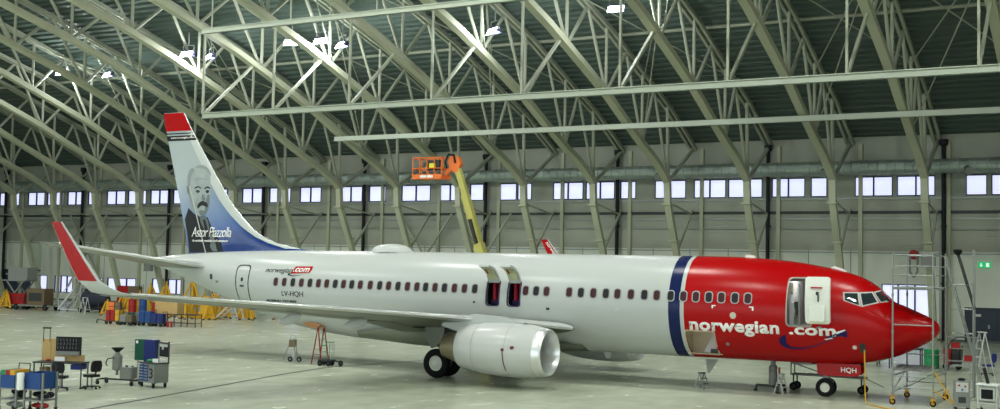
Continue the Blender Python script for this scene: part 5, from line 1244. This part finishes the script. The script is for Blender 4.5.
# items under the tail right of it
t=thing('grey_stairs','small grey step platform left of the aft service door, far behind','stairs',(-54.4,25.2,0),.1)
for y_ in (-.4,.4): b=MB(); b.bar((-1.2,y_,.1),(.4,y_,1.5),.09); b.bar((.4,y_,1.5),(.9,y_,.1),.06); b.build('side_frame',lgrey,t)
for k in range(5): b=MB(); b.bb(-1.05+k*.3,-.8+k*.3,-.4,.4,.25+k*.26,.29+k*.26); b.build('tread',lgrey,t)
# ---- equipment visible beyond the nose (right)
def deskrow(loc,rot,w,label,m=darkm):
    t=thing('work_table',label,'table',loc,rot,'work tables beyond the nose')
    b=MB(); b.bb(-w/2,w/2,-.4,.4,.85,.92); b.build('table_top',m,t)
    for x_ in (-w/2+.06,w/2-.06):
        for y_ in (-.34,.34): b=MB(); b.bar((x_,y_,0),(x_,y_,.85),.06); b.build('leg',m,t)
    b=MB(); b.bb(-w/2+.2,-w/2+.8,-.35,.3,.40,.83); b.build('drawer_unit',m,t)
    return t
deskrow((-5.0,15.2,0),.0,2.0,'dark table seen under the red nose, left of the scaffold')
deskrow((-3.9,17.0,0),.0,2.2,'dark table seen through the scaffold under the nose tip')
drum((-2.3,16.4,0),'green drum seen through the scaffold legs',greeneq,.95,.36)
hand_cart((-1.35,16.6,0),0,'red brown trolley right of the green drum behind the scaffold',[redeq,darkm],.8,1.05)
hand_cart((-6.2,14.8,0),0,'dark crate trolley with green edge seen just right of the nose gear door',[greeneq,darkm],.9,.8)
t=thing('parts_rack','grey rack of parts with a dark hose loop beyond the nose tip','rack',(-.75,15.2,0))
for x_ in (-.7,.7):
    for y_ in (-.3,.3): b=MB(); b.bar((x_,y_,0),(x_,y_,1.7),.05); b.build('post',greyeq,t)
for z_ in (.5,1.1,1.65): b=MB(); b.bb(-.7,.7,-.3,.3,z_,z_+.04); b.build('shelf',greyeq,t)
b=MB(); pts=[(.0+.6*math.cos(a),-.34,1.1+.6*math.sin(a)) for a in [PI*q/10 for q in range(11)]]; b.path(pts,.03,6); b.build('hose_loop',darkm,t)
b=MB(); b.bb(-.5,-.1,-.2,.2,1.14,1.4); b.bb(.1,.5,-.2,.2,.54,.8); b.build('parts_box',redeq,t)
# wall mounted reel near scaffold top
t=thing('hose_reel','hose reel with hanging hoses on the back wall above the nose tip','hose reel',W(-6.6,-4.9,6.0),WANG)
b=MB(); b.tube((0,-.1,0),(0,.15,0),.35,16); b.build('reel',redeq,t,True)
b=MB(); b.path([(-.25,-.1,0),(-.25,-.1,-1.2),(0,-.1,-1.6),(.25,-.1,-1.2),(.25,-.1,0)],.07,8); b.build('hose',greyeq,t)
b=MB(); b.bar((0,.1,.0),(0,.5,.2),.08); b.build('bracket',darkm,t)
# light bench of equipment on the truss legs
for j,(k,z_) in enumerate(((3,3.9),(15,5.6))):
    t=thing('leg_junction_box','grey junction box fixed to the '+('truss leg left of the tail fin' if j==0 else 'truss leg beside the scaffold top'),'junction box',W(WX0+6*k,-1.9 if j==0 else -1.6,z_),WANG)
    b=MB(); b.bb(-.4,.5,-.6,-.2,-.5,.5); b.build('box',greyeq,t); b=MB(); b.bb(-.45,.55,-.62,-.58,.42,.5); b.build('lid',lgrey,t)
